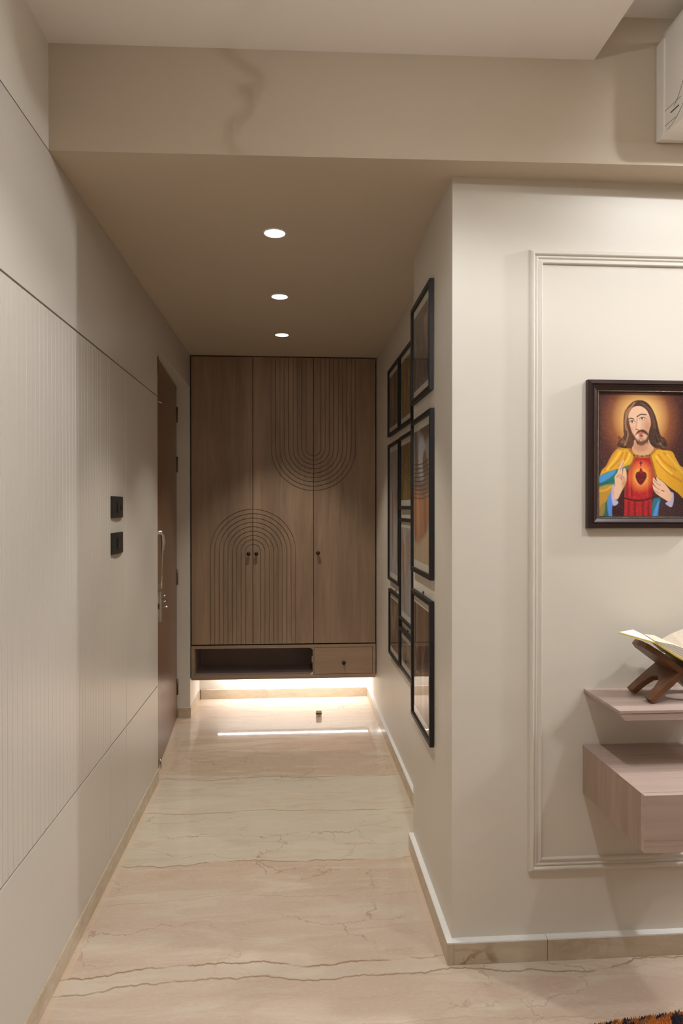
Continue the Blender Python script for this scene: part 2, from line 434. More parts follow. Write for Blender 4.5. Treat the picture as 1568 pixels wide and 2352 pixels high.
# -- beam and ceilings
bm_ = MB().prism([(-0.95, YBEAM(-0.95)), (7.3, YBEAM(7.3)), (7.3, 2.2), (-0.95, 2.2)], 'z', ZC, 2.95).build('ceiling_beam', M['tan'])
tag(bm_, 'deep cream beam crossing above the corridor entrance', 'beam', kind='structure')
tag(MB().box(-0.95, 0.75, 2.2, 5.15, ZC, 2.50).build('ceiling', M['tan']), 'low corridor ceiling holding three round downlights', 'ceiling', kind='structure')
tag(MB().box(-0.95, 0.867, -3.3, 1.99, ZM, 2.95).build('ceiling', M['ceiling']), 'lower false ceiling of the living room above the entrance', 'ceiling', kind='structure')
tag(MB().box(0.867, 7.3, -3.3, 1.96, ZR, 2.95).build('ceiling', M['ceiling']), 'raised ceiling above the air conditioner', 'ceiling', kind='structure')

# -- skirtings
SK = 0.068
tag(MB().box(XL-0.004, XL+0.004, -3.3, 3.478, 0, SK).build('baseboard_left', M['skirt'], bevel=0.001, bseg=1), 'low marble skirting along the panelled left wall', 'skirting', kind='structure')
br = empty('baseboard_right', (XP, YW, 0), 'marble skirting wrapping the wall corner beside the corridor', 'skirting', kind='structure')
def sk(name, x0, x1, y0, y1, mat, parent):
    o = MB().box(x0, x1, y0, y1, 0, SK-0.004).build(name, M[mat], parent, bevel=0.0008, bseg=1)
    MB().box(x0, x1, y0, y1, SK-0.0042, SK).build('top_edge', M['white'], o)
    return o
sk('stone_strip', XP-0.019, XP+0.001, YW-0.0245, 2.722, 'skirt', br)
sk('stone_strip', XP+0.0015, 0.7645, YW-0.0245, YW+0.001, 'skirt_stain', br)
sk('stone_strip', 0.766, 2.6, YW-0.0245, YW+0.001, 'skirt', br)
sk('stone_strip', 2.6015, 7.15, YW-0.0245, YW+0.001, 'skirt', br)
bfr = MB().prism([(XR(2.722)-0.017, 2.7225), (XR(2.722)+0.002, 2.7225), (XR(YB)+0.002, YB), (XR(YB)-0.017, YB)], 'z', 0, SK-0.004).build('baseboard_far_right', M['skirt'])
tag(bfr, 'marble skirting along the set-back right corridor wall', 'skirting', kind='structure')
MB().prism([(XR(2.722)-0.017, 2.7225), (XR(2.722)+0.002, 2.7225), (XR(YB)+0.002, YB), (XR(YB)-0.017, YB)], 'z', SK-0.0042, SK).build('top_edge', M['white'], bfr)
tag(MB().box(XL+0.01, XR(YB)-0.017, YB-0.018, YB+0.001, 0, SK).build('baseboard_back', M['skirt'], bevel=0.001, bseg=1), 'marble skirting on the back wall below the wardrobe', 'skirting', kind='structure')
bn = MB().box(-0.765, XL+0.006, 4.520, 4.5345, 0, SK).build('baseboard_door_return', M['skirt'], bevel=0.001, bseg=1)
tag(bn, 'short piece of marble skirting between door and wardrobe', 'skirting', kind='structure')
MB().box(XL-0.002, XL+0.006, 4.5345, YB, 0, SK).build('side_strip', M['skirt'], bn)

# -- wall moulding frame round the prayer corner
tr = empty('trim_1', (0.72, YW, 0.26), 'cream moulded rectangle of trim round the prayer corner', 'moulding', kind='structure')
PROF = [(0, 0), (0.0015, 0.006), (0.005, 0.0115), (0.010, 0.0135), (0.0145, 0.012), (0.0170, 0.007), (0.0185, 0.0055), (0.0200, 0.008), (0.0225, 0.009), (0.0250, 0.008),
        (0.0265, 0.0055), (0.0300, 0.0055), (0.0340, 0.007), (0.0365, 0.009), (0.0395, 0.0085), (0.0415, 0.005), (0.0425, 0)]
tx0, tx1, tz0, tz1 = 0.712, 1.47, 0.263, 2.165
for side in range(4):
    mb = MB(); a = []; b = []
    for d, h in PROF:
        y = YW-h
        c4 = [(tx0+d, y, tz0+d), (tx1-d, y, tz0+d), (tx1-d, y, tz1-d), (tx0+d, y, tz1-d)]
        a.append(c4[side]); b.append(c4[(side+1) % 4])
    n = len(PROF)
    mb.add(a+b, [(i, i+1, n+i+1, n+i) for i in range(n-1)], 0, True)
    mb.build('moulding_strip', M['wall'], tr)

# ------------------------------------------------------------------ DOOR
dr = empty('door_1', (-0.772, 4.528, 0), 'brown veneered entrance door standing slightly ajar in the left wall', 'door', kind='structure')
hx, hy = -0.772, 4.524; nx_, ny_ = -0.712, 3.535
dv = Vector((nx_-hx, ny_-hy, 0)).normalized(); nv = Vector((-dv.y, dv.x, 0))
if nv.x < 0: nv = -nv
def D(s, o, z):   # s along leaf from hinge, o outwards into corridor
    p = Vector((hx, hy, 0)) + dv*s + nv*o; return (p.x, p.y, z)
LEN = (Vector((nx_, ny_, 0))-Vector((hx, hy, 0))).length
def dbox(mb, s0, s1, o0, o1, z0, z1, mi=0):
    vs_ = [D(s, o, z) for s in (s0, s1) for o in (o0, o1) for z in (z0, z1)]
    return mb.add(vs_, [(0,1,3,2), (4,6,7,5), (0,4,5,1), (2,3,7,6), (0,2,6,4), (1,5,7,3)], mi)
leaf = dbox(MB(), 0.004, LEN, -0.036, 0.0, 0.006, 2.165).build('leaf', M['door'], dr, bevel=0.0015, bseg=1)
# frame behind the leaf closing the opening
MB().box(-0.95, -0.86, 3.48, 4.533, 0, 2.17).build('landing_side', M['seam'], dr)
for z in (1.985, 1.66, 0.925, 0.205):
    hg = MB(); hg.tube([D(-0.002, 0.004, z-0.05), D(-0.002, 0.004, z+0.05)], 0.0048, 10)
    h_ = hg.build('hinge', M['hinge'], dr)
    dbox(MB(), 0.003, 0.028, -0.001, 0.0015, z-0.048, z+0.048).build('hinge_leaf', M['hinge'], h_)
# pull handle
s_h = LEN-0.040
ph = MB()
pts = [D(s_h+0.012, 0.000, 1.245), D(s_h+0.010, 0.012, 1.252), D(s_h+0.004, 0.026, 1.250), D(s_h-0.002, 0.034, 1.236), D(s_h-0.004, 0.036, 1.20), D(s_h-0.002, 0.034, 1.165), D(s_h, 0.030, 1.13), D(s_h, 0.028, 1.05), D(s_h, 0.026, 0.96)]
ph.tube(pts, [0.013, 0.012, 0.012, (0.013, 0.011), (0.014, 0.010), (0.010, 0.007), (0.005, 0.004), (0.0035, 0.003), (0.004, 0.003)], 12)
ph = ph.build('pull_handle', M['steel'], dr)
dbox(MB(), s_h-0.012, s_h+0.020, 0.0, 0.024, 0.955, 0.990).build('handle_bracket', M['steel'], ph)
lk = dbox(MB(), LEN-0.075, LEN-0.004, 0.0, 0.030, 0.795, 0.950).build('rim_lock', M['steel'], dr, bevel=0.003)
for z, l in ((0.925, 0.016), (0.895, 0.018), (0.868, 0.028)):
    kb = MB().tube([D(LEN-0.03, 0.030, z), D(LEN-0.03, 0.030+l*0.6, z), D(LEN-0.03, 0.030+l, z)], [0.004, 0.0035, 0.006], 10)
    kb.build('lock_knob', M['steel'], lk)
dbox(MB(), LEN-0.0045, LEN-0.0030, 0.004, 0.020, 0.862, 0.888).build('latch_slot', M['seam'], lk)
for z0, z1 in ((0.82, 0.855), (0.895, 0.93)):
    dbox(MB(), LEN-0.0045, LEN-0.0032, 0.005, 0.019, z0, z1).build('bolt', M['brass'], lk)
tb = MB().tube([D(LEN-0.03, 0.010, 1.90), D(LEN-0.03, 0.010, 2.155)], 0.004, 8).build('tower_bolt', M['hinge'], dr)
dbox(MB(), LEN-0.042, LEN-0.018, 0.0, 0.004, 1.93, 2.05).build('bolt_plate', M['hinge'], tb)
MB().tube([D(LEN-0.03, 0.012, 1.925), D(LEN-0.055, 0.026, 1.920), D(LEN-0.062, 0.028, 1.922)], 0.003, 8).build('bolt_knob', M['steel'], tb)
MB().tube([D(LEN-0.12, 0.006, 0.05), D(LEN-0.12, 0.012, 0.03), D(LEN-0.12, 0.012, 0.008)], 0.004, 8).build('floor_bolt', M['steel'], dr)

# ------------------------------------------------------------------ WARDROBE
YF = 4.540
wx0, wx1 = -0.682, 0.536
wd = empty('wardrobe', (-0.073, 4.75, 0.243), 'tall floating oak wardrobe with arch-grooved doors at the corridor end', 'wardrobe')
ZD0, ZD1 = 0.476, 2.372
d12, d23 = -0.278, 0.1215
MB().box(wx0, wx1, YF+0.024, YB-0.03, ZD0, 2.378).build('carcass', M['interior'], wd)
GW = 0.0037; FT = 0.0045     # groove width and depth
def arcpts(cx, cz, r, a0, a1, n=28):
    return [(cx+r*math.cos(a0+(a1-a0)*i/n), cz+r*math.sin(a0+(a1-a0)*i/n)) for i in range(n+1)]
R0, RS, NR = 0.0490, 0.02885, 9
radii = [R0+RS*i for i in range(NR)]
UC = (d23, 1.772); LC = (d12, 1.088)
def strips_upper(side, xe):
    """strips of the U hanging from the top; side -1: left half, +1 right half; xe seam edge of the door"""
    out = []
    a_mid = -math.pi/2; a_end = math.pi if side < 0 else 0.0
    def half(r):   # from seam bottom to side, then top
        a1 = -math.pi if side < 0 else 0.0
        p = [(x, z) for x, z in arcpts(UC[0], UC[1], r, a_mid, a1)]
        p = [(min(x, xe) if side < 0 else max(x, xe), z) for x, z in p]
        return p + [(UC[0]+side*r, ZD1)]
    h = half(radii[0]-GW/2); out.append(h + [(xe, ZD1)])
    for i in range(NR-1):
        a = half(radii[i]+GW/2); b = half(radii[i+1]-GW/2); out.append(a + b[::-1])
    return out, half(radii[-1]+GW/2)
def strips_lower(side, xe):
    out = []
    def half(r):
        a1 = math.pi if side < 0 else 0.0
        p = arcpts(LC[0], LC[1], r, math.pi/2, a1)
        p = [(min(x, xe) if side < 0 else max(x, xe), z) for x, z in p]
        return p + [(LC[0]+side*r, ZD0)]
    h = half(radii[0]-GW/2); out.append(h + [(xe, ZD0)])
    for i in range(NR-1):
        a = half(radii[i]+GW/2); b = half(radii[i+1]-GW/2); out.append(a + b[::-1])
    return out, half(radii[-1]+GW/2)
def knob(x, z, y, parent):
    return MB().lathe([(0.005, 0.0), (0.005, 0.012), (0.0115, 0.015), (0.0130, 0.020), (0.0125, 0.025), (0.010, 0.0275), (0.0, 0.028)], (x, y, z), (0, -1, 0), 20).build('knob', M['black'], parent)
def cab_door(x0, x1, ups, lows, outer):
    base = MB().box(x0, x1, YF+FT, YF+0.021, ZD0, ZD1).build('door', M['routed'], wd)
    for p in ups+lows:
        MB().prism(p, 'y', YF, YF+FT).build('inlay_strip', M['oak_v'], base)
    MB().prism(outer, 'y', YF, YF+FT).build('face_panel', M['oak_v'], base)
    return base
sg = 0.0022
# left door: left half of the lower arch
x0, x1 = wx0+0.002, d12-sg
lo, lb = strips_lower(-1, x1)
outer = [(x0, ZD0)] + lb[::-1] + [(x1, ZD1), (x0, ZD1)]
c1 = cab_door(x0, x1, [], lo, outer)
# middle door
x0, x1 = d12+sg*0.6, d23-sg
up1, ub = strips_upper(-1, x1)
lo1, lb = strips_lower(1, x0)
outer = lb + [(x1, ZD0)] + ub + [(x0, ZD1)]
c2 = cab_door(x0, x1, up1, lo1, outer)
# right door
x0, x1 = d23+sg*0.8, wx1-0.002
up2, ub = strips_upper(1, x0)
outer = [(x0, ZD0), (x1, ZD0), (x1, ZD1)] + ub[::-1]
c3 = cab_door(x0, x1, up2, [], outer)
knob(-0.306, 1.074, YF, c1); knob(-0.255, 1.074, YF, c2); knob(0.151, 1.077, YF, c3)
# lower drawer unit
ZB0, ZB1 = 0.243, 0.4675
MB().box(wx0, wx1, YF-0.002, YB-0.035, ZB1-0.019, ZB1).build('top_board', M['oak_h'], wd)
MB().box(wx0, wx1, YF-0.002, YB-0.035, ZB0, ZB0+0.026).build('bottom_board', M['oak_h'], wd)
MB().box(wx0, wx0+0.020, YF-0.002, YB-0.035, ZB0+0.026, ZB1-0.019).build('side_board', M['oak_h'], wd)
MB().box(wx1-0.018, wx1, YF-0.002, YB-0.035, ZB0+0.026, ZB1-0.019).build('side_board', M['oak_h'], wd)
dvd = MB().box(0.1165, 0.1235, YF-0.002, YB-0.035, ZB0+0.026, ZB1-0.019).build('divider', M['interior'], wd)
MB().box(wx0+0.02, 0.1165, YB-0.16, YB-0.14, ZB0+0.026, ZB1-0.019).build('back_board', M['interior'], wd)
MB().box(wx0+0.021, 0.116, YF+0.012, YB-0.16, ZB0+0.0262, ZB0+0.031).build('lining', M['interior'], wd)
MB().box(wx0+0.0202, wx0+0.024, YF+0.012, YB-0.16, ZB0+0.031, ZB1-0.0195).build('lining', M['interior'], wd)
MB().box(wx0+0.021, 0.116, YF+0.012, YB-0.16, ZB1-0.0235, ZB1-0.0195).build('lining', M['interior'], wd)
hp = MB().box(0.1105, 0.1163, YF+0.040, YF+0.075, 0.340, 0.383).build('hinge_plate', M['steel'], wd)
for z in (0.350, 0.373):
    MB().tube([(0.1108, YF+0.057, z), (0.1095, YF+0.057, z)], 0.005, 10).build('screw', M['seam'], hp)
MB().prism([(0.1165, ZB1-0.019), (0.098, ZB1-0.019), (0.1165, ZB1-0.0345)], 'y', YF, YF+0.003).build('corner_bracket', M['oak_pale_h'], wd)
MB().prism([(0.1165, ZB0+0.026), (0.099, ZB0+0.026), (0.1165, ZB0+0.044)], 'y', YF, YF+0.003).build('corner_bracket', M['white'], wd)
df = MB().box(0.1255, wx1-0.0205, YF-0.003, YF+0.016, ZB0+0.028, ZB1-0.0215).build('drawer', M['oak_h'], wd, bevel=0.0008, bseg=1)
MB().box(0.1260, wx1-0.021, YF+0.016, YB-0.16, ZB0+0.028, ZB1-0.03).build('drawer_box', M['interior'], df)
knob(0.322, 0.347, YF-0.003, df)
# LED strip under the wardrobe, by the back wall
ls = empty('led_strip', (0, 4.905, 0.243), 'glowing white LED strip fixed under the wardrobe by the back wall', 'led strip')
MB().box(-0.55, 0.525, 4.898, 4.914, 0.2375, 0.2428).build('channel', M['steel'], ls)
MB().box(-0.548, 0.523, 4.9000, 4.9120, 0.2360, 0.2376).build('diffuser', M['led'], ls)

# ------------------------------------------------------------------ DOWNLIGHTS
def downlight(x, y, z, label, group):
    e = empty('downlight', (x, y, z), label, 'light', group)
    MB().lathe([(0.036, -0.012), (0.036, 0.0), (0.0375, 0.0035), (0.0405, 0.0035), (0.0430, 0.001), (0.0435, -0.001)], (x, y, z), (0, 0, -1), 40).build('trim_ring', M['white'], e)
    MB().lathe([(0.0, 0.0018), (0.030, 0.0018), (0.0360, 0.0012), (0.0362, -0.002)], (x, y, z), (0, 0, -1), 40).build('lens', M['lens'], e)
    return e
LBL = ['lit round downlight in corridor ceiling nearest the beam', 'middle of the three lit corridor ceiling downlights', 'lit round downlight in corridor ceiling nearest the wardrobe']
dl0 = downlight(DL[0][0], DL[0][1], ZC, LBL[0], 'corridor downlights')
def copy_tree(o, loc, label):
    c = o.copy(); col.objects.link(c); c.location = loc; c['label'] = label
    for ch in o.children:
        k = ch.copy(); col.objects.link(k); k.parent = c
    return c
for i in (1, 2): copy_tree(dl0, (DL[i][0], DL[i][1], ZC), LBL[i])
LB2 = ['lit downlight in the low living room ceiling just before the beam', 'lit downlight in raised ceiling in front of the air conditioner', 'second lit downlight along the raised ceiling, right of the air conditioner',
       'lit downlight in the raised ceiling nearest the far side wall', 'lit downlight in the low ceiling behind the viewer', 'lit downlight in the raised ceiling behind the viewer']
for (x, y, z, p, s), lb in zip(LIV, LB2):
    c = copy_tree(dl0, (x, y, z), lb); c['group'] = 'living room downlights'
wlp = empty('wall_lamp', (WLP[0], YBEAM(WLP[0]), WLP[2]), 'small globe lamp on the beam right of the air conditioner', 'lamp')
MB().lathe([(0.0, 0.0), (0.045, 0.0), (0.045, 0.012), (0.012, 0.02), (0.012, 0.10), (0.02, 0.11), (0.02, 0.112)], (WLP[0], YBEAM(WLP[0]), WLP[2]), (0, -1, 0), 20).build('bracket', M['hinge'], wlp)
# scroll-armed ceiling lamp above the frame; its curled arm throws the faint shadow on the beam
cl = empty('ceiling_lamp', (CL[0]-0.2, CL[1], ZM), 'small ceiling lamp with a curled metal arm just before the beam', 'lamp')
shadow_px = [(505, 60), (512, 105), (548, 140), (590, 170), (585, 210), (548, 196), (575, 225), (572, 255), (540, 278), (524, 305), (532, 335), (552, 362), (540, 385), (515, 372)]
arm = []
for px_, py_ in shadow_px:
    d = fw + rt*((px_-784)/1568) - up*((py_-1176)/1568); t_ = 1.955/d.y; S_ = Vector((0, 0, CAMZ))+d*t_
    arm.append(Vector(CL)+(S_-Vector(CL))*0.34)
arm2 = [tuple(p) for p in spline([tuple(p) for p in arm], False, 5)]
MB().tube(arm2, 0.0042, 8).build('scroll_arm', M['hinge'], cl)
MB().tube([tuple(arm[0]), (arm[0].x, arm[0].y-0.01, ZM)], 0.005, 8).build('stem', M['hinge'], cl)
MB().tube([(CL[0], CL[1], ZM), (CL[0], CL[1], CL[2]+0.045)], 0.006, 8).build('rod', M['hinge'], cl)
MB().lathe([(0.0, 0.0), (0.05, 0.0), (0.05, 0.012), (0.0, 0.014)], (CL[0], CL[1], ZM), (0, 0, -1), 20).build('ceiling_rose', M['hinge'], cl)

# ------------------------------------------------------------------ SWITCHES
def switch(z, label, dual):
    y0, y1 = 2.603, 2.765
    e = empty('light_switch', (XL, (y0+y1)/2, z), label, 'switch', 'black switch plates')
    h = 0.041
    prof = [(XL-0.001, y0), (XL+0.006, y0)] + [(XL+0.006+0.005*math.sin(math.pi*i/8), y0+(y1-y0)*i/8) for i in range(1, 8)] + [(XL+0.006, y1), (XL-0.001, y1)]
    MB().prism(prof, 'z', z-h, z+h).build('plate', M['plastic'], e, bevel=0.0012)
    ym = (y0+y1)/2
    if dual:
        MB().box(XL+0.010, XL+0.0145, ym-0.024, ym-0.001, z-0.022, z+0.022).build('rocker', M['plastic'], e, bevel=0.001)
        k = MB().lathe([(0.014, 0.0), (0.014, 0.0015), (0.012, 0.0035), (0.0, 0.004)], (XL+0.0100, ym+0.016, z), (1, 0, 0), 20).build('dimmer_knob', M['plastic'], e)
        MB().box(XL+0.0135, XL+0.0160, ym+0.0145, ym+0.0175, z-0.012, z+0.006).build('pointer', M['plastic'], k)
    else:
        MB().box(XL+0.010, XL+0.0150, ym-0.024, ym+0.026, z-0.023, z+0.023).build('rocker', M['plastic'], e, bevel=0.0012)
    return e
switch(1.381, 'upper black switch plate with a rotary dimmer on the left panelling', True)
switch(1.243, 'lower black switch plate with one broad rocker on the left panelling', False)

# ------------------------------------------------------------------ DOOR STOP
ds = empty('door_stop', (0.155, 4.505, 0), 'small dull brass door stop on the floor before the wardrobe', 'door stop')
MB().lathe([(0.0, 0.0), (0.0185, 0.0), (0.0195, 0.002), (0.0195, 0.036), (0.018, 0.041), (0.0, 0.041)], (0.155, 4.505, 0), (0, 0, 1), 24).build('body', M['brass'], ds)
MB().lathe([(0.0197, 0.014), (0.0212, 0.016), (0.0212, 0.024), (0.0197, 0.026)], (0.155, 4.505, 0), (0, 0, 1), 24).build('rubber_ring', M['hinge'], ds)

# ------------------------------------------------------------------ PAINTED PRINTS
class Canvas:
    def __init__(s, x0, y0, x1, y1, step, bg):
        s.x0, s.y0, s.x1, s.y1 = x0, y0, x1, y1
        s.nx = int((x1-x0)/step)+1; s.ny = int((y1-y0)/step)+1
        s.X, s.Y = np.meshgrid(np.linspace(x0, x1, s.nx), np.linspace(y0, y1, s.ny))
        s.step = step
        s.a = np.zeros(s.X.shape+(3,)); s.a[:] = bg
    def blend(s, mask, c):
        c = np.asarray(c, float)
        s.a = s.a*(1-mask[..., None]) + c*mask[..., None]
    def sdf(s, pts):
        P = np.array(pts, float); n = len(P)
        d = np.full(s.X.shape, 1e18); inside = np.zeros(s.X.shape, bool)
        for i in range(n):
            a = P[i]; b = P[(i+1) % n]; e = b-a
            wx = s.X-a[0]; wy = s.Y-a[1]
            t = np.clip((wx*e[0]+wy*e[1])/max(e@e, 1e-9), 0, 1)
            d = np.minimum(d, (wx-e[0]*t)**2+(wy-e[1]*t)**2)
            c = ((a[1] > s.Y) != (b[1] > s.Y)) & (s.X < (b[0]-a[0])*(s.Y-a[1])/((b[1]-a[1]) or 1e-9)+a[0])
            inside ^= c
        d = np.sqrt(d); return np.where(inside, -d, d)
    def poly(s, pts, c, soft=6.0, al=1.0, sm=True):
        if sm: pts = spline(pts)
        s.blend(np.clip(0.5-s.sdf(pts)/soft, 0, 1)*al, c)
    def line(s, pts, c, w, soft=4.0, al=1.0):
        pts = spline(pts, False); d = np.full(s.X.shape, 1e18)
        P = np.array(pts, float)
        for i in range(len(P)-1):
            a = P[i]; b = P[i+1]; e = b-a; wx = s.X-a[0]; wy = s.Y-a[1]
            t = np.clip((wx*e[0]+wy*e[1])/max(e@e, 1e-9), 0, 1)
            d = np.minimum(d, (wx-e[0]*t)**2+(wy-e[1]*t)**2)
        s.blend(np.clip(0.5-(np.sqrt(d)-w)/soft, 0, 1)*al, c)
    def glow(s, cx, cy, rx, ry, c, al=1.0, p=1.0):
        d = np.sqrt(((s.X-cx)/rx)**2+((s.Y-cy)/ry)**2)
        s.blend(np.clip(1-d, 0, 1)**p*al, c)
    def ell(s, cx, cy, rx, ry, c, rot=0.0, soft=0.2, al=1.0):
        ca, sa = math.cos(rot), math.sin(rot); u = (s.X-cx)*ca+(s.Y-cy)*sa; v = -(s.X-cx)*sa+(s.Y-cy)*ca
        d = np.sqrt((u/rx)**2+(v/ry)**2); s.blend(np.clip((1-d)/soft+0.5, 0, 1)*al, c)
    def mesh(s, name, mat, fn, parent):
        """fn(u,v)->world point, u,v in 0..1, v from top"""
        b = base_of(parent); vs_ = []
        for j in range(s.ny):
            for i in range(s.nx):
                p = fn(i/(s.nx-1), j/(s.ny-1)); vs_.append((p[0]-b.x, p[1]-b.y, p[2]-b.z))
        nx = s.nx
        fs = [(j*nx+i, (j+1)*nx+i, (j+1)*nx+i+1, j*nx+i+1) for j in range(s.ny-1) for i in range(nx-1)]
        me = bpy.data.meshes.new(name); me.from_pydata(vs_, [], fs)
        at = me.color_attributes.new('paint', 'FLOAT_COLOR', 'POINT')
        A = np.clip(s.a/255.0, 0, 1).reshape(-1, 3)
        A = np.where(A <= 0.04045, A/12.92, ((A+0.055)/1.055)**2.4)
        at.data.foreach_set('color', np.c_[A, np.ones(len(A))].astype(np.float32).ravel())
        me.materials.append(mat); o = bpy.data.objects.new(name, me); col.objects.link(o); o.parent = parent
        return o
# -- devotional print
def devotional():
    c = Canvas(335, 290, 1600, 2062, 7.0, (62, 38, 40))
    c.glow(960, 720, 800, 900, (120, 50, 38), 1.0, 0.8)
    c.glow(960, 700, 600, 660, (235, 160, 70), 1.0, 0.9)
    c.glow(960, 640, 430, 470, (255, 222, 140), 1.0, 0.8)
    # hair mass behind
    hair = (74, 46, 34)
    c.poly([(830, 430), (910, 398), (1010, 412), (1090, 470), (1150, 570), (1195, 690), (1222, 800), (1255, 900), (1330, 965), (1352, 1050), (1312, 1125), (1240, 1138), (1160, 1090), (1080, 1100), (900, 1120), (800, 1085), (735, 1130), (690, 1085), (618, 1052), (640, 985), (700, 925), (728, 850), (708, 760), (714, 640), (745, 530)], hair, 10)
    for k in range(46):
        r = random.Random(k); sd = -1 if k % 2 else 1
        x = 960+sd*r.uniform(130, 200); y = r.uniform(640, 900)
        pts = [(x, y), (x+sd*r.uniform(5, 20), y+70), (x+sd*r.uniform(0, 30), y+130), (x+sd*r.uniform(5, 60), y+190)]
        c.line(pts, r.choice([(120, 78, 52), (48, 28, 24), (150, 100, 66), (60, 36, 28)]), r.uniform(4, 9), 7, 0.6)
    # mantle
    gold = (226, 166, 44)
    c.poly([(640, 1090), (560, 1150), (500, 1250), (460, 1330), (390, 1410), (350, 1520), (320, 1620), (320, 1990), (460, 1850), (560, 1650), (700, 1420), (820, 1330), (880, 1210), (790, 1100)], gold, 8)
    c.poly([(1180, 1100), (1290, 1110), (1420, 1130), (1480, 1230), (1540, 1330), (1620, 1420), (1620, 1800), (1500, 1720), (1380, 1640), (1250, 1530), (1170, 1490), (1120, 1300), (1090, 1210)], gold, 8)
    for a in ([(600, 1130), (520, 1240), (430, 1400)], [(700, 1150), (640, 1260), (520, 1370)], [(760, 1150), (720, 1260), (640, 1340)], [(1220, 1180), (1330, 1300), (1480, 1400)], [(1200, 1260), (1340, 1420), (1560, 1560)], [(1300, 1150), (1420, 1260), (1560, 1400)]):
        c.line(a, (196, 112, 28), 10, 26, 0.7)
    for a in ([(660, 1140), (580, 1260), (470, 1390)], [(800, 1160), (760, 1260), (690, 1330)], [(1190, 1200), (1270, 1320), (1420, 1450)], [(1350, 1180), (1470, 1310), (1590, 1440)]):
        c.line(a, (250, 214, 96), 12, 26, 0.8)
    c.poly([(335, 1640), (520, 1600), (560, 1640), (470, 1830), (400, 1960), (320, 2010)], (190, 142, 52), 12)
    c.line([(340, 1700), (440, 1690), (540, 1630)], (226, 186, 84), 12, 20, 0.8)
    # lining over the raised arm
    c.poly([(320, 1520), (450, 1440), (600, 1390), (700, 1360), (820, 1320), (760, 1400), (640, 1480), (590, 1590), (460, 1610), (320, 1645)], (38, 120, 108), 8)
    c.poly([(350, 1500), (470, 1440), (590, 1400), (560, 1470), (430, 1560), (340, 1590)], (74, 150, 205), 12)
    c.line([(345, 1600), (460, 1580), (580, 1540)], (30, 90, 110), 10, 16, 0.8)
    # red robe
    c.poly([(880, 1205), (960, 1215), (1090, 1205), (1135, 1300), (1168, 1470), (1150, 1650), (1130, 1800), (1118, 2080), (700, 2080), (712, 1800), (745, 1620), (770, 1460), (830, 1320)], (178, 30, 38), 8, sm=False)
    for x in (760, 830, 1090, 1130): c.line([(x, 1400), (x-8, 1600), (x, 1780)], (112, 14, 26), 12, 26, 0.7)
    for x in (800, 1060): c.line([(x, 1380), (x, 1560), (x+6, 1760)], (216, 60, 52), 12, 26, 0.7)
    c.line([(715, 1800), (840, 1830), (980, 1835), (1125, 1800)], (70, 8, 16), 10, 14)
    for x in (790, 880, 1000, 1080): c.line([(x, 1860), (x-6, 1960), (x, 2062)], (100, 12, 22), 14, 24, 0.7)
    c.glow(965, 1490, 210, 250, (255, 190, 70), 1.0, 0.7)
    c.glow(965, 1490, 120, 150, (255, 214, 110), 1.0, 1.0)
    c.glow(965, 1330, 90, 70, (240, 110, 60), 0.8, 0.8)
    # heart emblem
    c.poly([(962, 1440), (990, 1420), (1040, 1440), (1048, 1500), (1010, 1570), (962, 1612), (915, 1570), (886, 1500), (895, 1440), (935, 1420)], (108, 16, 24), 8)
    c.poly([(940, 1440), (950, 1385), (965, 1370), (985, 1400), (1000, 1440)], (140, 22, 26), 8)
    c.line([(890, 1490), (960, 1505), (1045, 1485)], (60, 34, 20), 5, 6)
    c.line([(963, 1275), (963, 1340)], (54, 10, 14), 6, 5); c.line([(945, 1296), (982, 1296)], (54, 10, 14), 5, 5)
    # neck and collar
    c.poly([(830, 1080), (880, 960), (1080, 960), (1160, 1080), (1090, 1170), (960, 1195), (870, 1170)], (214, 162, 126), 8)
    c.glow(960, 1060, 130, 90, (168, 112, 82), 0.6, 0.6)
    c.line([(780, 1080), (860, 1180), (960, 1205), (1090, 1190), (1190, 1080)], (176, 116, 36), 18, 10)
    c.line([(870, 1190), (840, 1290), (770, 1380)], (150, 100, 40), 14, 8, 0.9); c.line([(1100, 1200), (1140, 1330), (1185, 1490)], (150, 100, 40), 16, 8, 0.9)
    for x, y in ((865, 1190), (910, 1197), (980, 1200), (1050, 1192), (1085, 1190)): c.ell(x, y, 12, 12, (62, 70, 44))
    # face
    skin = (232, 188, 156)
    c.poly([(770, 640), (800, 545), (860, 492), (950, 480), (1030, 520), (1080, 600), (1105, 690), (1100, 790), (1075, 900), (1030, 990), (965, 1030), (905, 985), (850, 890), (805, 790)], skin, 8)
    c.glow(1060, 780, 110, 200, (190, 130, 98), 0.8, 0.7)
    c.glow(830, 830, 60, 100, (216, 150, 122), 0.7, 0.8)
    # beard and moustache
    c.poly([(845, 880), (905, 960), (960, 985), (1040, 950), (1090, 830), (1082, 930), (1040, 1010), (962, 1045), (900, 1005)], (96, 60, 42), 22, 0.9)
    c.poly([(880, 900), (910, 845), (950, 822), (1000, 818), (1050, 850), (1070, 900), (1020, 872), (960, 850), (915, 872)], (78, 46, 34), 12, 0.95)
    c.ell(962, 870, 44, 14, (186, 92, 84), -0.1, 0.5); c.ell(965, 905, 30, 18, (90, 54, 40), 0, 0.5, 0.8)
    c.glow(965, 945, 60, 40, (170, 116, 86), 0.8, 0.7)
    for k in range(26):
        r = random.Random(100+k); x = r.uniform(900, 1070); y = r.uniform(950, 1010)
        c.line([(x, y), (x+r.uniform(-10, 10), y+r.uniform(20, 45))], r.choice([(70, 40, 30), (120, 78, 54), (50, 28, 22)]), 3, 5, 0.6)
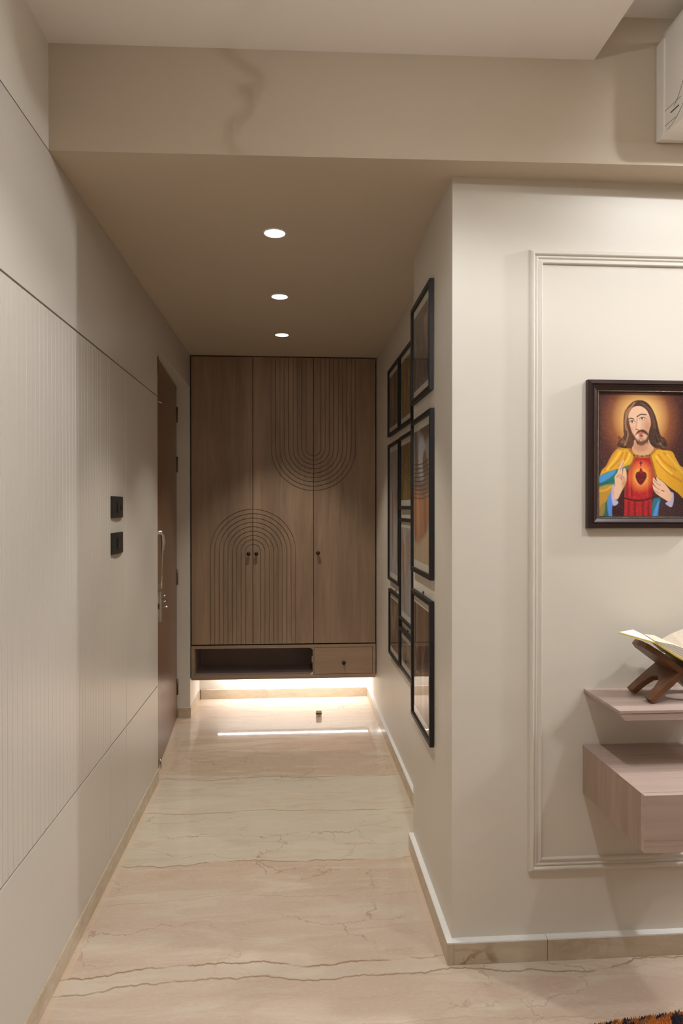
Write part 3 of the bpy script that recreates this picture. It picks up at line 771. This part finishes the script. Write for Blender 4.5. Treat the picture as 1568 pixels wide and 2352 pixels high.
    # eyes, brows, nose
    for x, y, rr in ((836, 706, 0.18), (982, 660, -0.15)):
        c.ell(x, y, 44, 22, (150, 100, 80), rr, 0.6, 0.6); c.ell(x, y+2, 34, 15, (236, 226, 216), rr, 0.3); c.ell(x-2, y, 14, 15, (60, 56, 58), 0, 0.3)
        c.line([(x-40, y+2), (x-8, y-20), (x+38, y-8)], (62, 36, 28), 4, 5)
    c.line([(775, 672), (812, 655), (858, 668)], (84, 52, 38), 7, 8); c.line([(905, 634), (960, 600), (1036, 602)], (84, 52, 38), 8, 8)
    c.line([(908, 660), (898, 740), (888, 800), (915, 818)], (196, 140, 112), 8, 14, 0.8); c.ell(905, 818, 26, 8, (150, 88, 70), 0, 0.6, 0.8)
    # hair in front of the face
    c.poly([(905, 400), (850, 470), (795, 545), (775, 640), (800, 760), (835, 880), (860, 990), (840, 1060), (770, 1080), (720, 930), (706, 760), (716, 620), (770, 490)], (92, 58, 42), 10)
    c.poly([(905, 400), (990, 420), (1055, 500), (1090, 610), (1120, 720), (1085, 830), (1080, 960), (1130, 1050), (1220, 1080), (1250, 960), (1210, 780), (1170, 610), (1090, 468), (1000, 404)], (62, 40, 32), 10)
    for k in range(40):
        r = random.Random(200+k); f = r.random()
        if k % 2: pts = [(890-60*f, 410+60*f), (800-70*f, 560), (760-40*f, 740), (790-40*f, 900), (740-50*f, 1050)]
        else: pts = [(930+60*f, 410+40*f), (1080+50*f, 560), (1130+70*f, 740), (1120+100*f, 900), (1180+120*f, 1050)]
        pts = [(x+r.uniform(-14, 14), y) for x, y in pts]
        c.line(pts, r.choice([(168, 118, 82), (56, 34, 28), (128, 84, 58), (40, 26, 22), (196, 140, 98)] if k % 2 else [(44, 28, 24), (90, 58, 44), (120, 80, 58), (34, 22, 20)]), r.uniform(3, 7), 6, 0.6)
    # curls on the shoulders
    for k in range(34):
        r = random.Random(300+k); sd = -1 if k % 2 else 1
        x = (690 if sd < 0 else 1262)+r.uniform(-60, 60); y = r.uniform(930, 1100); q = r.uniform(14, 30)
        c.line([(x-q, y), (x, y-q*0.7), (x+q, y), (x+q*0.3, y+q*0.7), (x-q*0.4, y+q*0.2)], r.choice([(150, 104, 72), (54, 34, 28), (112, 72, 50), (36, 24, 22), (176, 128, 92)]), r.uniform(3, 6), 5, 0.7)
    for k in range(7):
        f = k/6
        c.line([(870-20*f, 430+40*f), (790-30*f, 560), (738-10*f, 700), (748, 830)], (188, 138, 98), 3, 5, 0.5)
        c.line([(960+30*f, 425+20*f), (1075+40*f, 540), (1125+40*f, 680), (1140+50*f, 800)], (128, 88, 62), 3, 5, 0.5)
    # lower drapes and cuffs
    c.poly([(330, 1990), (440, 1880), (530, 1720), (560, 1760), (550, 2080), (330, 2080)], (46, 96, 78), 10)
    c.poly([(470, 1850), (530, 1720), (560, 1780), (550, 2080), (500, 2080)], (84, 140, 214), 12)
    c.poly([(330, 1990), (430, 1860), (440, 1960), (400, 2080), (320, 2080)], (150, 128, 66), 16)
    c.poly([(560, 1880), (700, 1660), (720, 1800), (705, 2080), (560, 2080)], (58, 22, 26), 10)
    c.poly([(1140, 1840), (1200, 1800), (1260, 1830), (1240, 2080), (1130, 2080)], (44, 110, 120), 10)
    c.poly([(1160, 1990), (1215, 1850), (1235, 1860), (1200, 2080), (1140, 2080)], (84, 140, 214), 12)
    c.poly([(1260, 1830), (1330, 1880), (1420, 1960), (1620, 1900), (1620, 2080), (1250, 2080)], (66, 40, 44), 10)
    cuff = (188, 180, 214)
    c.poly([(545, 1640), (585, 1625), (560, 1720), (570, 1800), (635, 1860), (600, 1905), (555, 1900), (530, 1760)], cuff, 8)
    c.poly([(1400, 1720), (1445, 1730), (1450, 1830), (1420, 1930), (1345, 1900), (1330, 1870), (1395, 1830)], cuff, 8)
    # hands
    c.poly([(615, 1440), (650, 1340), (690, 1265), (712, 1262), (712, 1310), (690, 1390), (700, 1420), (705, 1385), (728, 1372), (750, 1420), (756, 1530), (735, 1610), (690, 1690), (630, 1810), (590, 1820), (562, 1790), (565, 1690), (586, 1620), (578, 1500)], skin, 7)
    for a in ([(700, 1410), (690, 1480), (720, 1520)], [(620, 1480), (660, 1470), (690, 1530)], [(600, 1500), (650, 1500), (680, 1540)], [(660, 1400), (690, 1340), (705, 1290)]):
        c.line(a, (170, 104, 80), 5, 8, 0.8)
    c.glow(720, 1600, 50, 120, (190, 120, 70), 0.7, 0.8)
    c.poly([(1150, 1505), (1200, 1560), (1190, 1510), (1260, 1545), (1330, 1610), (1400, 1700), (1432, 1770), (1380, 1850), (1300, 1810), (1220, 1760), (1160, 1700), (1135, 1610), (1180, 1640), (1140, 1570)], skin, 7)
    for a in ([(1150, 1540), (1200, 1590), (1250, 1620)], [(1145, 1600), (1190, 1650), (1240, 1680)], [(1160, 1690), (1230, 1730)]):
        c.line(a, (180, 112, 86), 5, 8, 0.8)
    c.line([(1268, 1690), (1305, 1702)], (150, 40, 36), 6, 6)
    return c

def picture_frame_bar(mb, u0, u1, v0, v1, wdt, prof, fn):
    """mitred frame; prof list (d,h) inwards/out; fn(u,v,h)->world"""
    for side in range(4):
        a = []; b = []
        for d, h in prof:
            c4 = [(u0+d, v0+d), (u1-d, v0+d), (u1-d, v1-d), (u0+d, v1-d)]
            a.append(fn(*c4[side], h)); b.append(fn(*c4[(side+1) % 4], h))
        n = len(prof)
        mb.add(a+b, [(i, i+1, n+i+1, n+i) for i in range(n-1)], 0, False)
    return mb

px0, px1, pz0, pz1 = 0.890, 1.238, 1.316, 1.770
dp = empty('framed_picture', (1.064, YW, pz0), 'mahogany-framed devotional print of a robed long-haired figure on prayer-corner wall', 'picture')
fnw = lambda u, v, h: (u, YW-h, v)
picture_frame_bar(MB(), px0, px1, pz0, pz1, 0.036, [(0.0, 0.001), (0.0, 0.018), (0.004, 0.0215), (0.012, 0.0225), (0.0135, 0.019), (0.0155, 0.019), (0.018, 0.0215), (0.0205, 0.019), (0.030, 0.0145), (0.0375, 0.013), (0.0375, 0.004)], fnw).build('frame', M['mahogany'], dp)
MB().box(px0+0.004, px1-0.004, YW-0.004, YW, pz0+0.004, pz1-0.004).build('backing', M['seam'], dp)
iu0, iu1, iv0, iv1 = px0+0.037, px1-0.037, pz0+0.037, pz1-0.037
bead = MB(); nb = 0
def octa(mb, p, r):
    x, y, z = p
    mb.add([(x+r, y, z), (x-r, y, z), (x, y+r, z), (x, y-r, z), (x, y, z+r), (x, y, z-r)], [(0,2,4), (2,1,4), (1,3,4), (3,0,4), (2,0,5), (1,2,5), (3,1,5), (0,3,5)], 0, True)
bu0, bu1, bv0, bv1 = px0+0.0335, px1-0.0335, pz0+0.0335, pz1-0.0335
k = int((bu1-bu0)/0.0034)
for i in range(k+1):
    u = bu0+(bu1-bu0)*i/k; octa(bead, (u, YW-0.0145, bv0), 0.0017); octa(bead, (u, YW-0.0145, bv1), 0.0017)
k = int((bv1-bv0)/0.0034)
for i in range(1, k):
    v = bv0+(bv1-bv0)*i/k; octa(bead, (bu0, YW-0.0145, v), 0.0017); octa(bead, (bu1, YW-0.0145, v), 0.0017)
M['gilt'] = plain('gilt_beads', (0.72, 0.62, 0.42, 1), 0.3, 1.0, var=0.15, scale=300)
bd = bead.build('bead_border', M['gilt'], dp); bd['kind'] = 'stuff'
devotional().mesh('print', M['devotional'], lambda u, v: (iu0+(iu1-iu0)*u, YW-0.0062, iv1+(iv0-iv1)*v), dp)

# -- frames on the right corridor wall
def abstract(seed, w_, h_):
    r = random.Random(seed); c = Canvas(0, 0, 100, 100*h_/w_, 1.4, (150, 140, 128)); H = 100*h_/w_
    pal = {0: [(96, 74, 54), (150, 104, 70), (70, 62, 60), (168, 150, 130), (120, 70, 46)],
           1: [(150, 148, 150), (120, 84, 62), (168, 96, 56), (92, 70, 60), (196, 180, 156)],
           2: [(120, 112, 108), (84, 60, 48), (150, 120, 96), (180, 170, 160), (60, 50, 50)],
           3: [(132, 104, 44), (92, 66, 30), (150, 128, 70), (70, 54, 40), (176, 160, 130)],
           4: [(168, 168, 172), (150, 150, 156), (166, 110, 76), (128, 78, 54), (186, 180, 176)]}[seed % 5]
    c.a[:] = pal[0]
    for k in range(26):
        x = r.uniform(-5, 105); wv_ = r.uniform(4, 16); y0 = r.uniform(-0.1, 0.7)*H; y1 = y0+r.uniform(0.15, 0.55)*H
        pts = [(x-wv_/2, y0), (x+wv_/2, y0+r.uniform(-6, 6)), (x+wv_*r.uniform(0.2, 0.8), (y0+y1)/2), (x+wv_/2, y1), (x, y1+r.uniform(2, 12)), (x-wv_/2, y1-4), (x-wv_*r.uniform(0.2, 0.7), (y0+y1)/2)]
        c.poly(pts, r.choice(pal), r.uniform(3, 9), r.uniform(0.4, 0.9))
    for k in range(10):
        x = r.uniform(5, 95); y = r.uniform(0, H); c.line([(x, y), (x+r.uniform(-6, 6), y+0.12*H), (x+r.uniform(-8, 8), y+0.25*H)], r.choice(pal+[(40, 30, 26), (214, 206, 196)]), 0.9, 1.6, 0.8)
    return c
def wash_tall():     # tall print: pale grey head, ruled lines, terracotta wash running down to cream
    w_, h_ = 0.30, 0.52; H = 100*h_/w_; c = Canvas(0, 0, 100, H, 1.2, (150, 146, 144))
    c.poly([(-5, -5), (30, -5), (60, 20), (105, 5), (105, -5)], (104, 84, 72), 8)
    c.poly([(30, 20), (55, 10), (75, 40), (60, 70), (35, 55)], (176, 176, 180), 8)
    c.poly([(5, 0), (22, 0), (26, 60), (12, 80)], (120, 100, 88), 8)
    c.poly([(55, 40), (70, 30), (85, 60), (75, 75), (60, 62)], (120, 88, 70), 6)
    c.poly([(0, 62), (20, 52), (45, 70), (80, 58), (105, 66), (105, 92), (0, 92)], (126, 104, 92), 10)
    c.poly([(-4, 84), (30, 78), (60, 92), (80, 84), (104, 88), (104, 128), (84, 120), (70, 136), (40, 146), (20, 150), (4, 136)], (172, 116, 80), 5)
    c.poly([(20, 90), (32, 90), (36, 140), (24, 146)], (196, 132, 92), 6); c.poly([(60, 96), (72, 92), (76, 130), (66, 132)], (146, 96, 68), 6)
    c.poly([(-5, 150), (30, 150), (70, 138), (105, 124), (105, 180), (-5, 180)], (196, 174, 142), 8)
    for i in range(9): c.line([(0, 44+i*5.6), (50, 46+i*5.6), (100, 42+i*5.6)], (44, 34, 30), 0.6, 1.2, 0.9)
    return c
FW = 0.017
def wall_frame(x_of_y, y0, y1, z0, z1, label, canvas, matw=0.022, matv=0.030, dpt=0.015, hook=False):
    ym = (y0+y1)/2; xw = x_of_y
    e = empty('picture_frame', (xw(ym), ym, z0), label, 'picture frame', 'picture frames on the corridor wall')
    fn = lambda u, v, h: (xw(u)-0.002-h, u, v)
    picture_frame_bar(MB(), y0, y1, z0, z1, FW, [(0.0, 0.0), (0.0, dpt-0.001), (0.001, dpt), (FW-0.001, dpt), (FW, dpt-0.001), (FW, 0.002)], fn).build('frame', M['black'], e)
    q = MB(); q.add([fn(y0+0.003, z0+0.003, 0.0005), fn(y1-0.003, z0+0.003, 0.0005), fn(y1-0.003, z1-0.003, 0.0005), fn(y0+0.003, z1-0.003, 0.0005)]+[fn(y0+0.003, z0+0.003, 0.005), fn(y1-0.003, z0+0.003, 0.005), fn(y1-0.003, z1-0.003, 0.005), fn(y0+0.003, z1-0.003, 0.005)], [(0,1,2,3), (4,5,6,7), (0,1,5,4), (1,2,6,5), (2,3,7,6), (3,0,4,7)])
    q.build('mat_board', M['mat'], e)
    a0, a1, b0, b1 = y0+FW+matw*0.3, y1-FW-matw*0.3, z0+FW+matv, z1-FW-matv
    # left of the print (as one faces it) is the end nearer to the wardrobe
    canvas.mesh('print', M['print'], lambda u, v: fn(a1+(a0-a1)*u, b1+(b0-b1)*v, 0.0056), e)
    g = MB(); g.add([fn(y0+FW-0.002, z0+FW-0.002, 0.009), fn(y1-FW+0.002, z0+FW-0.002, 0.009), fn(y1-FW+0.002, z1-FW+0.002, 0.009), fn(y0+FW-0.002, z1-FW+0.002, 0.009)], [(0,1,2,3)])
    g.build('glass', M['glass'], e)
    if hook:
        MB().lathe([(0.0, 0.006), (0.005, 0.005), (0.0055, 0.0), (0.0, 0.0)], (xw(ym)-0.0005, ym, z1+0.008), (-1, 0, 0), 10).build('hook', M['hinge'], e)
    return e
xa = lambda y: XP
xb = lambda y: XR(y)
wall_frame(xa, 2.315, 2.700, 1.785, 2.165, 'top black frame of the column nearest the viewer, dark abstract print', abstract(2, 0.33, 0.30))
wall_frame(xa, 2.305, 2.695, 1.130, 1.720, 'tall black frame nearest the viewer, terracotta wash below ruled lines', wash_tall())
wall_frame(xa, 2.305, 2.690, 0.558, 1.058, 'lowest black frame of the nearest column, its glass mirroring the wardrobe', abstract(10, 0.33, 0.44), hook=True)
wall_frame(xb, 3.160, 3.520, 1.785, 2.165, 'top black frame of the middle column with an ochre print', abstract(3, 0.33, 0.30))
wall_frame(xb, 3.150, 3.515, 1.370, 1.741, 'second black frame down the middle column, olive and white print', abstract(8, 0.33, 0.30))
wall_frame(xb, 3.140, 3.510, 0.805, 1.326, 'third black frame down the middle column, pale grey print with brown figure', abstract(4, 0.33, 0.46))
wall_frame(xb, 3.140, 3.500, 0.552, 0.765, 'small wide black frame at the foot of the middle column', abstract(12, 0.33, 0.16), hook=True)
wall_frame(xb, 3.540, 3.925, 1.785, 2.165, 'top black frame of the column nearest the wardrobe', abstract(15, 0.33, 0.30))
wall_frame(xb, 3.535, 3.915, 0.968, 1.738, 'tallest black frame, in the column nearest the wardrobe, grey print', abstract(9, 0.33, 0.70))
wall_frame(xb, 3.510, 3.885, 0.548, 0.918, 'lowest black frame of the column nearest the wardrobe', abstract(5, 0.33, 0.30), hook=True)

# ------------------------------------------------------------------ PRAYER SHELF, BOX, BOOK STAND
sx0, sx1 = 0.8865, 1.31
sh = empty('wall_shelf', (1.1, YW, 0.794), 'thin pale oak shelf on the prayer-corner wall carrying the book stand', 'shelf')
MB().box(sx0, sx1, 1.812, YW, 0.8135, 0.822).build('top_board', M['oak_pale_h'], sh, bevel=0.0006, bseg=1)
MB().prism([(sx0+0.002, 0.8125), (sx1-0.002, 0.8125), (sx1-0.016, 0.794), (sx0+0.016, 0.794)], 'y', 1.8135, YW).build('under_board', M['oak_pale_h'], sh)
MB().box(sx0+0.003, sx1-0.003, 1.8155, YW, 0.8124, 0.8136).build('joint', M['seam'], sh)
bx = empty('wall_cabinet', (1.1, YW, 0.501), 'pale oak box cabinet on the wall under the prayer shelf', 'cabinet')
MB().box(0.8835, 1.313, 1.690, YW, 0.501, 0.647).build('body', M['oak_pale_v'], bx, bevel=0.0008, bseg=1)
MB().box(0.8825, 1.314, 1.688, YW-0.001, 0.6468, 0.6490).build('top_board', M['oak_pale_h'], bx)
MB().box(0.8835, 1.313, 1.672, 1.6895, 0.5005, 0.6485).build('drawer_front', M['oak_pale_h'], bx, bevel=0.0008, bseg=1)

st = empty('book_stand', (1.102, 1.935, 0.822), 'carved brown wooden folding book stand on the thin shelf', 'book stand')
ya, yb = 1.868, 2.004
def stand_board(flip):
    # outline in (s, y): s from the feet up over the pivot to the wing tip
    Lp, Lw = 0.125, 0.118
    S = [(0.0, ya), (0.075, ya), (Lp, ya+0.004), (Lp+Lw*0.75, ya), (Lp+Lw, ya+0.030), (Lp+Lw+0.006, (ya+yb)/2), (Lp+Lw, yb-0.030), (Lp+Lw*0.75, yb), (Lp, yb-0.004), (0.075, yb), (0.0, yb), (0.0, yb-0.034), (0.040, yb-0.036), (0.066, yb-0.046), (0.078, (ya+yb)/2), (0.066, ya+0.046), (0.040, ya+0.036), (0.0, ya+0.034)]
    a1, a2 = math.radians(41), math.radians(37)
    px_, pz_ = 1.102, 0.822+0.006+math.sin(a1)*Lp
    th = 0.0085
    def mp(s, y, o):
        d = s-Lp; a = a1 if d < 0 else a2
        x = px_ + d*math.cos(a)*1.0 - math.sin(a)*o; z = pz_ + d*math.sin(a) + math.cos(a)*o
        if flip: x = 2*px_-x
        return (x, y, max(z, 0.8222))
    # subdivide the outline into a top and bottom ngon split at the pivot line
    bm = bmesh.new(); b = base_of(st)
    def ring(o): return [bm.verts.new(Vector(mp(s, y, o))-b) for s, y in S]
    t_, u_ = ring(th), ring(-th); n = len(S)
    split = [2, 8]
    def halves(r): return [r[2:9], r[8:]+r[:3]]
    for q in halves(t_): bm.faces.new(q)
    for q in halves(u_): bm.faces.new(q[::-1])
    for i in range(n): bm.faces.new((t_[i], u_[i], u_[(i+1) % n], t_[(i+1) % n]))
    bmesh.ops.recalc_face_normals(bm, faces=bm.faces)
    es = [e for e in bm.edges if len(e.link_faces) == 2 and e.calc_face_angle(0) > 0.9]
    bmesh.ops.bevel(bm, geom=es, offset=0.002, segments=2, profile=0.6, affect='EDGES', clamp_overlap=True)
    me = bpy.data.meshes.new('board'); bm.to_mesh(me); bm.free(); me.materials.append(M['stand'])
    o = bpy.data.objects.new('board', me); col.objects.link(o); o.parent = st
    return o
stand_board(False); stand_board(True)
MB().tube([(1.102, ya+0.006, 0.910), (1.102, yb-0.006, 0.910)], 0.013, 12).build('pivot', M['stand'], st)

bk = empty('open_book', (1.102, 1.93, 0.94), 'open book with yellow cover lying on the wooden stand', 'book')
near = [(0.905, 1.862, 1.026), (1.010, 1.852, 0.997), (1.060, 1.848, 0.965), (1.102, 1.846, 0.941)]
far = [(0.992, 1.945, 1.017), (1.040, 1.975, 0.995), (1.075, 1.985, 0.968), (1.102, 1.990, 0.945)]
def mirr(p): return (2*1.102-p[0], p[1], p[2])
nearF = near+[mirr(p) for p in near[-2::-1]]; farF = far+[mirr(p) for p in far[-2::-1]]
def sheet(lowN, lowF, t0, t1, name, mat):
    mb = MB(); n = len(lowN)
    v = [(x, y, z+t0) for x, y, z in lowN]+[(x, y, z+t0) for x, y, z in lowF]+[(x, y, z+t1) for x, y, z in lowN]+[(x, y, z+t1) for x, y, z in lowF]
    fs = []
    for i in range(n-1): fs += [(i, i+1, n+i+1, n+i), (2*n+i, 3*n+i, 3*n+i+1, 2*n+i+1), (i, 2*n+i, 2*n+i+1, i+1), (n+i, n+i+1, 3*n+i+1, 3*n+i)]
    fs += [(0, n, 3*n, 2*n), (n-1, 3*n-1, 4*n-1, 2*n-1)]
    return mb.add(v, fs).build(name, mat, bk)
sheet(nearF, farF, 0.0, 0.0028, 'cover', M['yellow'])
def lerp(a, b, f): return tuple(a[i]+(b[i]-a[i])*f for i in range(3))
inN = [lerp(n_, f_, 0.03) for n_, f_ in zip(near, far)]; inF = [lerp(n_, f_, 0.97) for n_, f_ in zip(near, far)]
inN[0] = lerp(inN[0], inN[1], 0.03); inF[0] = lerp(inF[0], inF[1], 0.03)
sheet(inN[:2], inF[:2], 0.0030, 0.0042, 'loose_page', M['page'])
botN = [inN[1], inN[2], inN[3]]+[mirr(inN[2]), mirr(inN[1])]; botF = [inF[1], inF[2], inF[3]]+[mirr(inF[2]), mirr(inF[1])]
rise = [0.0035, 0.026, 0.036, 0.030, 0.020]
NL = 9
for lay in range(NL):      # stacked leaves of the thick page block right of the opening
    f0 = lay/NL; f1 = (lay+0.86)/NL; mb = MB(); n = 5; v = []
    for f in (f0, f1):
        for P_, q in ((botN, lay), (botF, lay)):
            v += [(x+(0.0012 if lay % 2 else 0)*(1 if k == 0 else 0), y, z+0.0032+rise[k]*f) for k, (x, y, z) in enumerate(P_)]
    fs = []
    for k in range(n-1): fs += [(k, k+1, n+k+1, n+k), (2*n+k, 3*n+k, 3*n+k+1, 2*n+k+1), (k, 2*n+k, 2*n+k+1, k+1), (n+k, n+k+1, 3*n+k+1, 3*n+k)]
    fs += [(0, n, 3*n, 2*n), (n-1, 3*n-1, 4*n-1, 2*n-1)]
    mb.add(v, fs).build('page_block', M['page'] if lay % 2 else M['page2'], bk)
sheet([mirr(p) for p in inN[:2]], [mirr(p) for p in inF[:2]], 0.0030, 0.0042, 'loose_page', M['page'])

# ------------------------------------------------------------------ AIR CONDITIONER on the beam
ax0, ax1 = 1.050, 1.93; yb0 = YBEAM(ax0)
ac = empty('air_conditioner', (1.5, yb0, 2.44), 'white wall air conditioner on the beam at the top right', 'air conditioner')
def acsk(mb):
    mb.v = [(x, y+YBEAM(x)-yb0, z) for x, y, z in mb.v]; return mb
def acprof(y0, y1, z0, z1, rr):
    # rear vertical at y0, front at y1 (nearer the viewer), rounded lower front
    p = [(y0, z0+0.004), (y0, z1)]
    p += [(y1+rr*0.25, z1), (y1, z1-rr*0.25)]
    p += [(y1, z0+rr)] + [(y1+rr-rr*math.cos(a), z0+rr-rr*math.sin(a)) for a in [math.pi/2*i/8 for i in range(1, 9)]]
    return p
acsk(MB().prism(acprof(yb0-0.001, yb0-0.045, 2.440, 2.724, 0.02), 'x', ax0, ax1, smooth=False)).build('chassis', M['acwhite'], ac, bevel=0.004)
cv = acsk(MB().prism(acprof(yb0-0.030, yb0-0.205, 2.4415, 2.740, 0.085), 'x', ax0+0.004, ax1-0.004, smooth=False)).build('cover', M['acwhite'], ac, bevel=0.004)
for z, y0_, y1_ in ((2.512, yb0-0.032, yb0-0.125), (2.470, yb0-0.030, yb0-0.100)):
    MB().tube([(ax0+0.0035, y0_, z), (ax0+0.0035, y1_, z-0.006)], 0.0005, 6).build('seam', M['hinge'], cv)
MB().tube([(ax0+0.0035, yb0-0.075, 2.49), (ax0+0.0035, yb0-0.115, 2.488)], 0.0015, 6).build('slot', M['seam'], cv)
pts = [(ax0+0.0035, yb0-0.06-0.10*i/10, 2.452+0.05*(i/10)**2) for i in range(11)]
MB().tube(pts, 0.0005, 6).build('flap_line', M['hinge'], cv)
MB().tube([(ax0+0.0035, yb0-0.09-0.09*i/10, 2.50+0.12*(i/10)**1.5) for i in range(11)], 0.0005, 6).build('panel_line', M['hinge'], cv)

# ------------------------------------------------------------------ RUG
ra = math.radians(6.3)
rc = Vector((0.66, 1.735, 0.0)); ru = Vector((math.cos(ra), math.sin(ra), 0)); rv = Vector((math.sin(ra), -math.cos(ra), 0))
rg = empty('rug', (1.5, 0.9, 0), 'patterned rug in orange and dark blue at the lower right corner', 'rug')
LU, LV = 2.3, 1.5
def RP(u, v, z): p = rc+ru*u+rv*v; return (p.x, p.y, z)
trg = NT('rug_weave')
ch = trg.n('ShaderNodeTexVoronoi'); trg.link(trg.mapping((14, 14, 1)), ch.inputs['Vector']); ch.inputs['Scale'].default_value = 1.0
wv2 = trg.noise(trg.mapping((120, 120, 1)), 1.0, 2.0)
cc = trg.ramp(ch.outputs['Color'], [(0.0, (0.02, 0.022, 0.035, 1)), (0.4, (0.05, 0.04, 0.045, 1)), (0.45, (0.34, 0.17, 0.06, 1)), (0.8, (0.30, 0.14, 0.05, 1)), (0.85, (0.35, 0.28, 0.2, 1))], 'CONSTANT')
trg.set(Base_Color=cc, Roughness=0.95); trg.bump(wv2, 0.4, 0.003)
b8 = [RP(u, v, z) for u in (0, LU) for v in (0.004, LV) for z in (0.0006, 0.008)]
MB().add(b8, [(0,1,3,2), (4,6,7,5), (0,4,5,1), (2,3,7,6), (0,2,6,4), (1,5,7,3)]).build('backing', trg.mat, rg)
# knotted pile in the corner that shows
rr = random.Random(3); vs_ = []; fs_ = []; cs_ = []
def rugcol(u, v):
    if v < 0.012: 
        k = int((u*60+v*90)) % 3
        return [(190, 118, 58), (54, 46, 62), (164, 100, 54)][k]
    d = (u-0.44)*1.2; f_ = (u*7.0+v*5) % 1.0
    if abs(u-0.46) < 0.05+v*0.3 and v > 0.003: return (34, 38, 44) if rr.random() > 0.08 else (104, 108, 112)
    return (206, 122, 54) if f_ < 0.5 else (54, 44, 56) if f_ < 0.75 else (170, 116, 66)
u = 0.0
while u < 0.95:
    v = 0.0
    while v < 0.10:
        uu = u+rr.uniform(-0.0012, 0.0012); vv = v+rr.uniform(-0.0012, 0.0012); h = 0.0145+rr.uniform(-0.002, 0.003); r_ = 0.0024
        c3_ = rugcol(u, v); n = len(vs_)
        base4 = [RP(uu-r_, vv-r_, 0.007), RP(uu+r_, vv-r_, 0.007), RP(uu+r_, vv+r_, 0.007), RP(uu-r_, vv+r_, 0.007)]
        top = RP(uu+rr.uniform(-0.003, 0.003), vv+rr.uniform(-0.004, 0.002), h)
        b = base_of(rg)
        vs_ += [(p[0]-b.x, p[1]-b.y, p[2]-b.z) for p in base4+[top]]
        fs_ += [(n, n+1, n+4), (n+1, n+2, n+4), (n+2, n+3, n+4), (n+3, n, n+4)]
        sh_ = rr.uniform(0.8, 1.15); cs_ += [tuple(x*sh_ for x in c3_)]*5
        v += 0.0042
    u += 0.0042
me = bpy.data.meshes.new('pile'); me.from_pydata(vs_, [], fs_)
A = np.clip(np.array(cs_)/255.0, 0, 1); A = np.where(A <= 0.04045, A/12.92, ((A+0.055)/1.055)**2.4)
at = me.color_attributes.new('paint', 'FLOAT_COLOR', 'POINT'); at.data.foreach_set('color', np.c_[A, np.ones(len(A))].astype(np.float32).ravel())
me.materials.append(M['pile']); po = bpy.data.objects.new('pile', me); col.objects.link(po); po.parent = rg; po['kind'] = 'stuff'
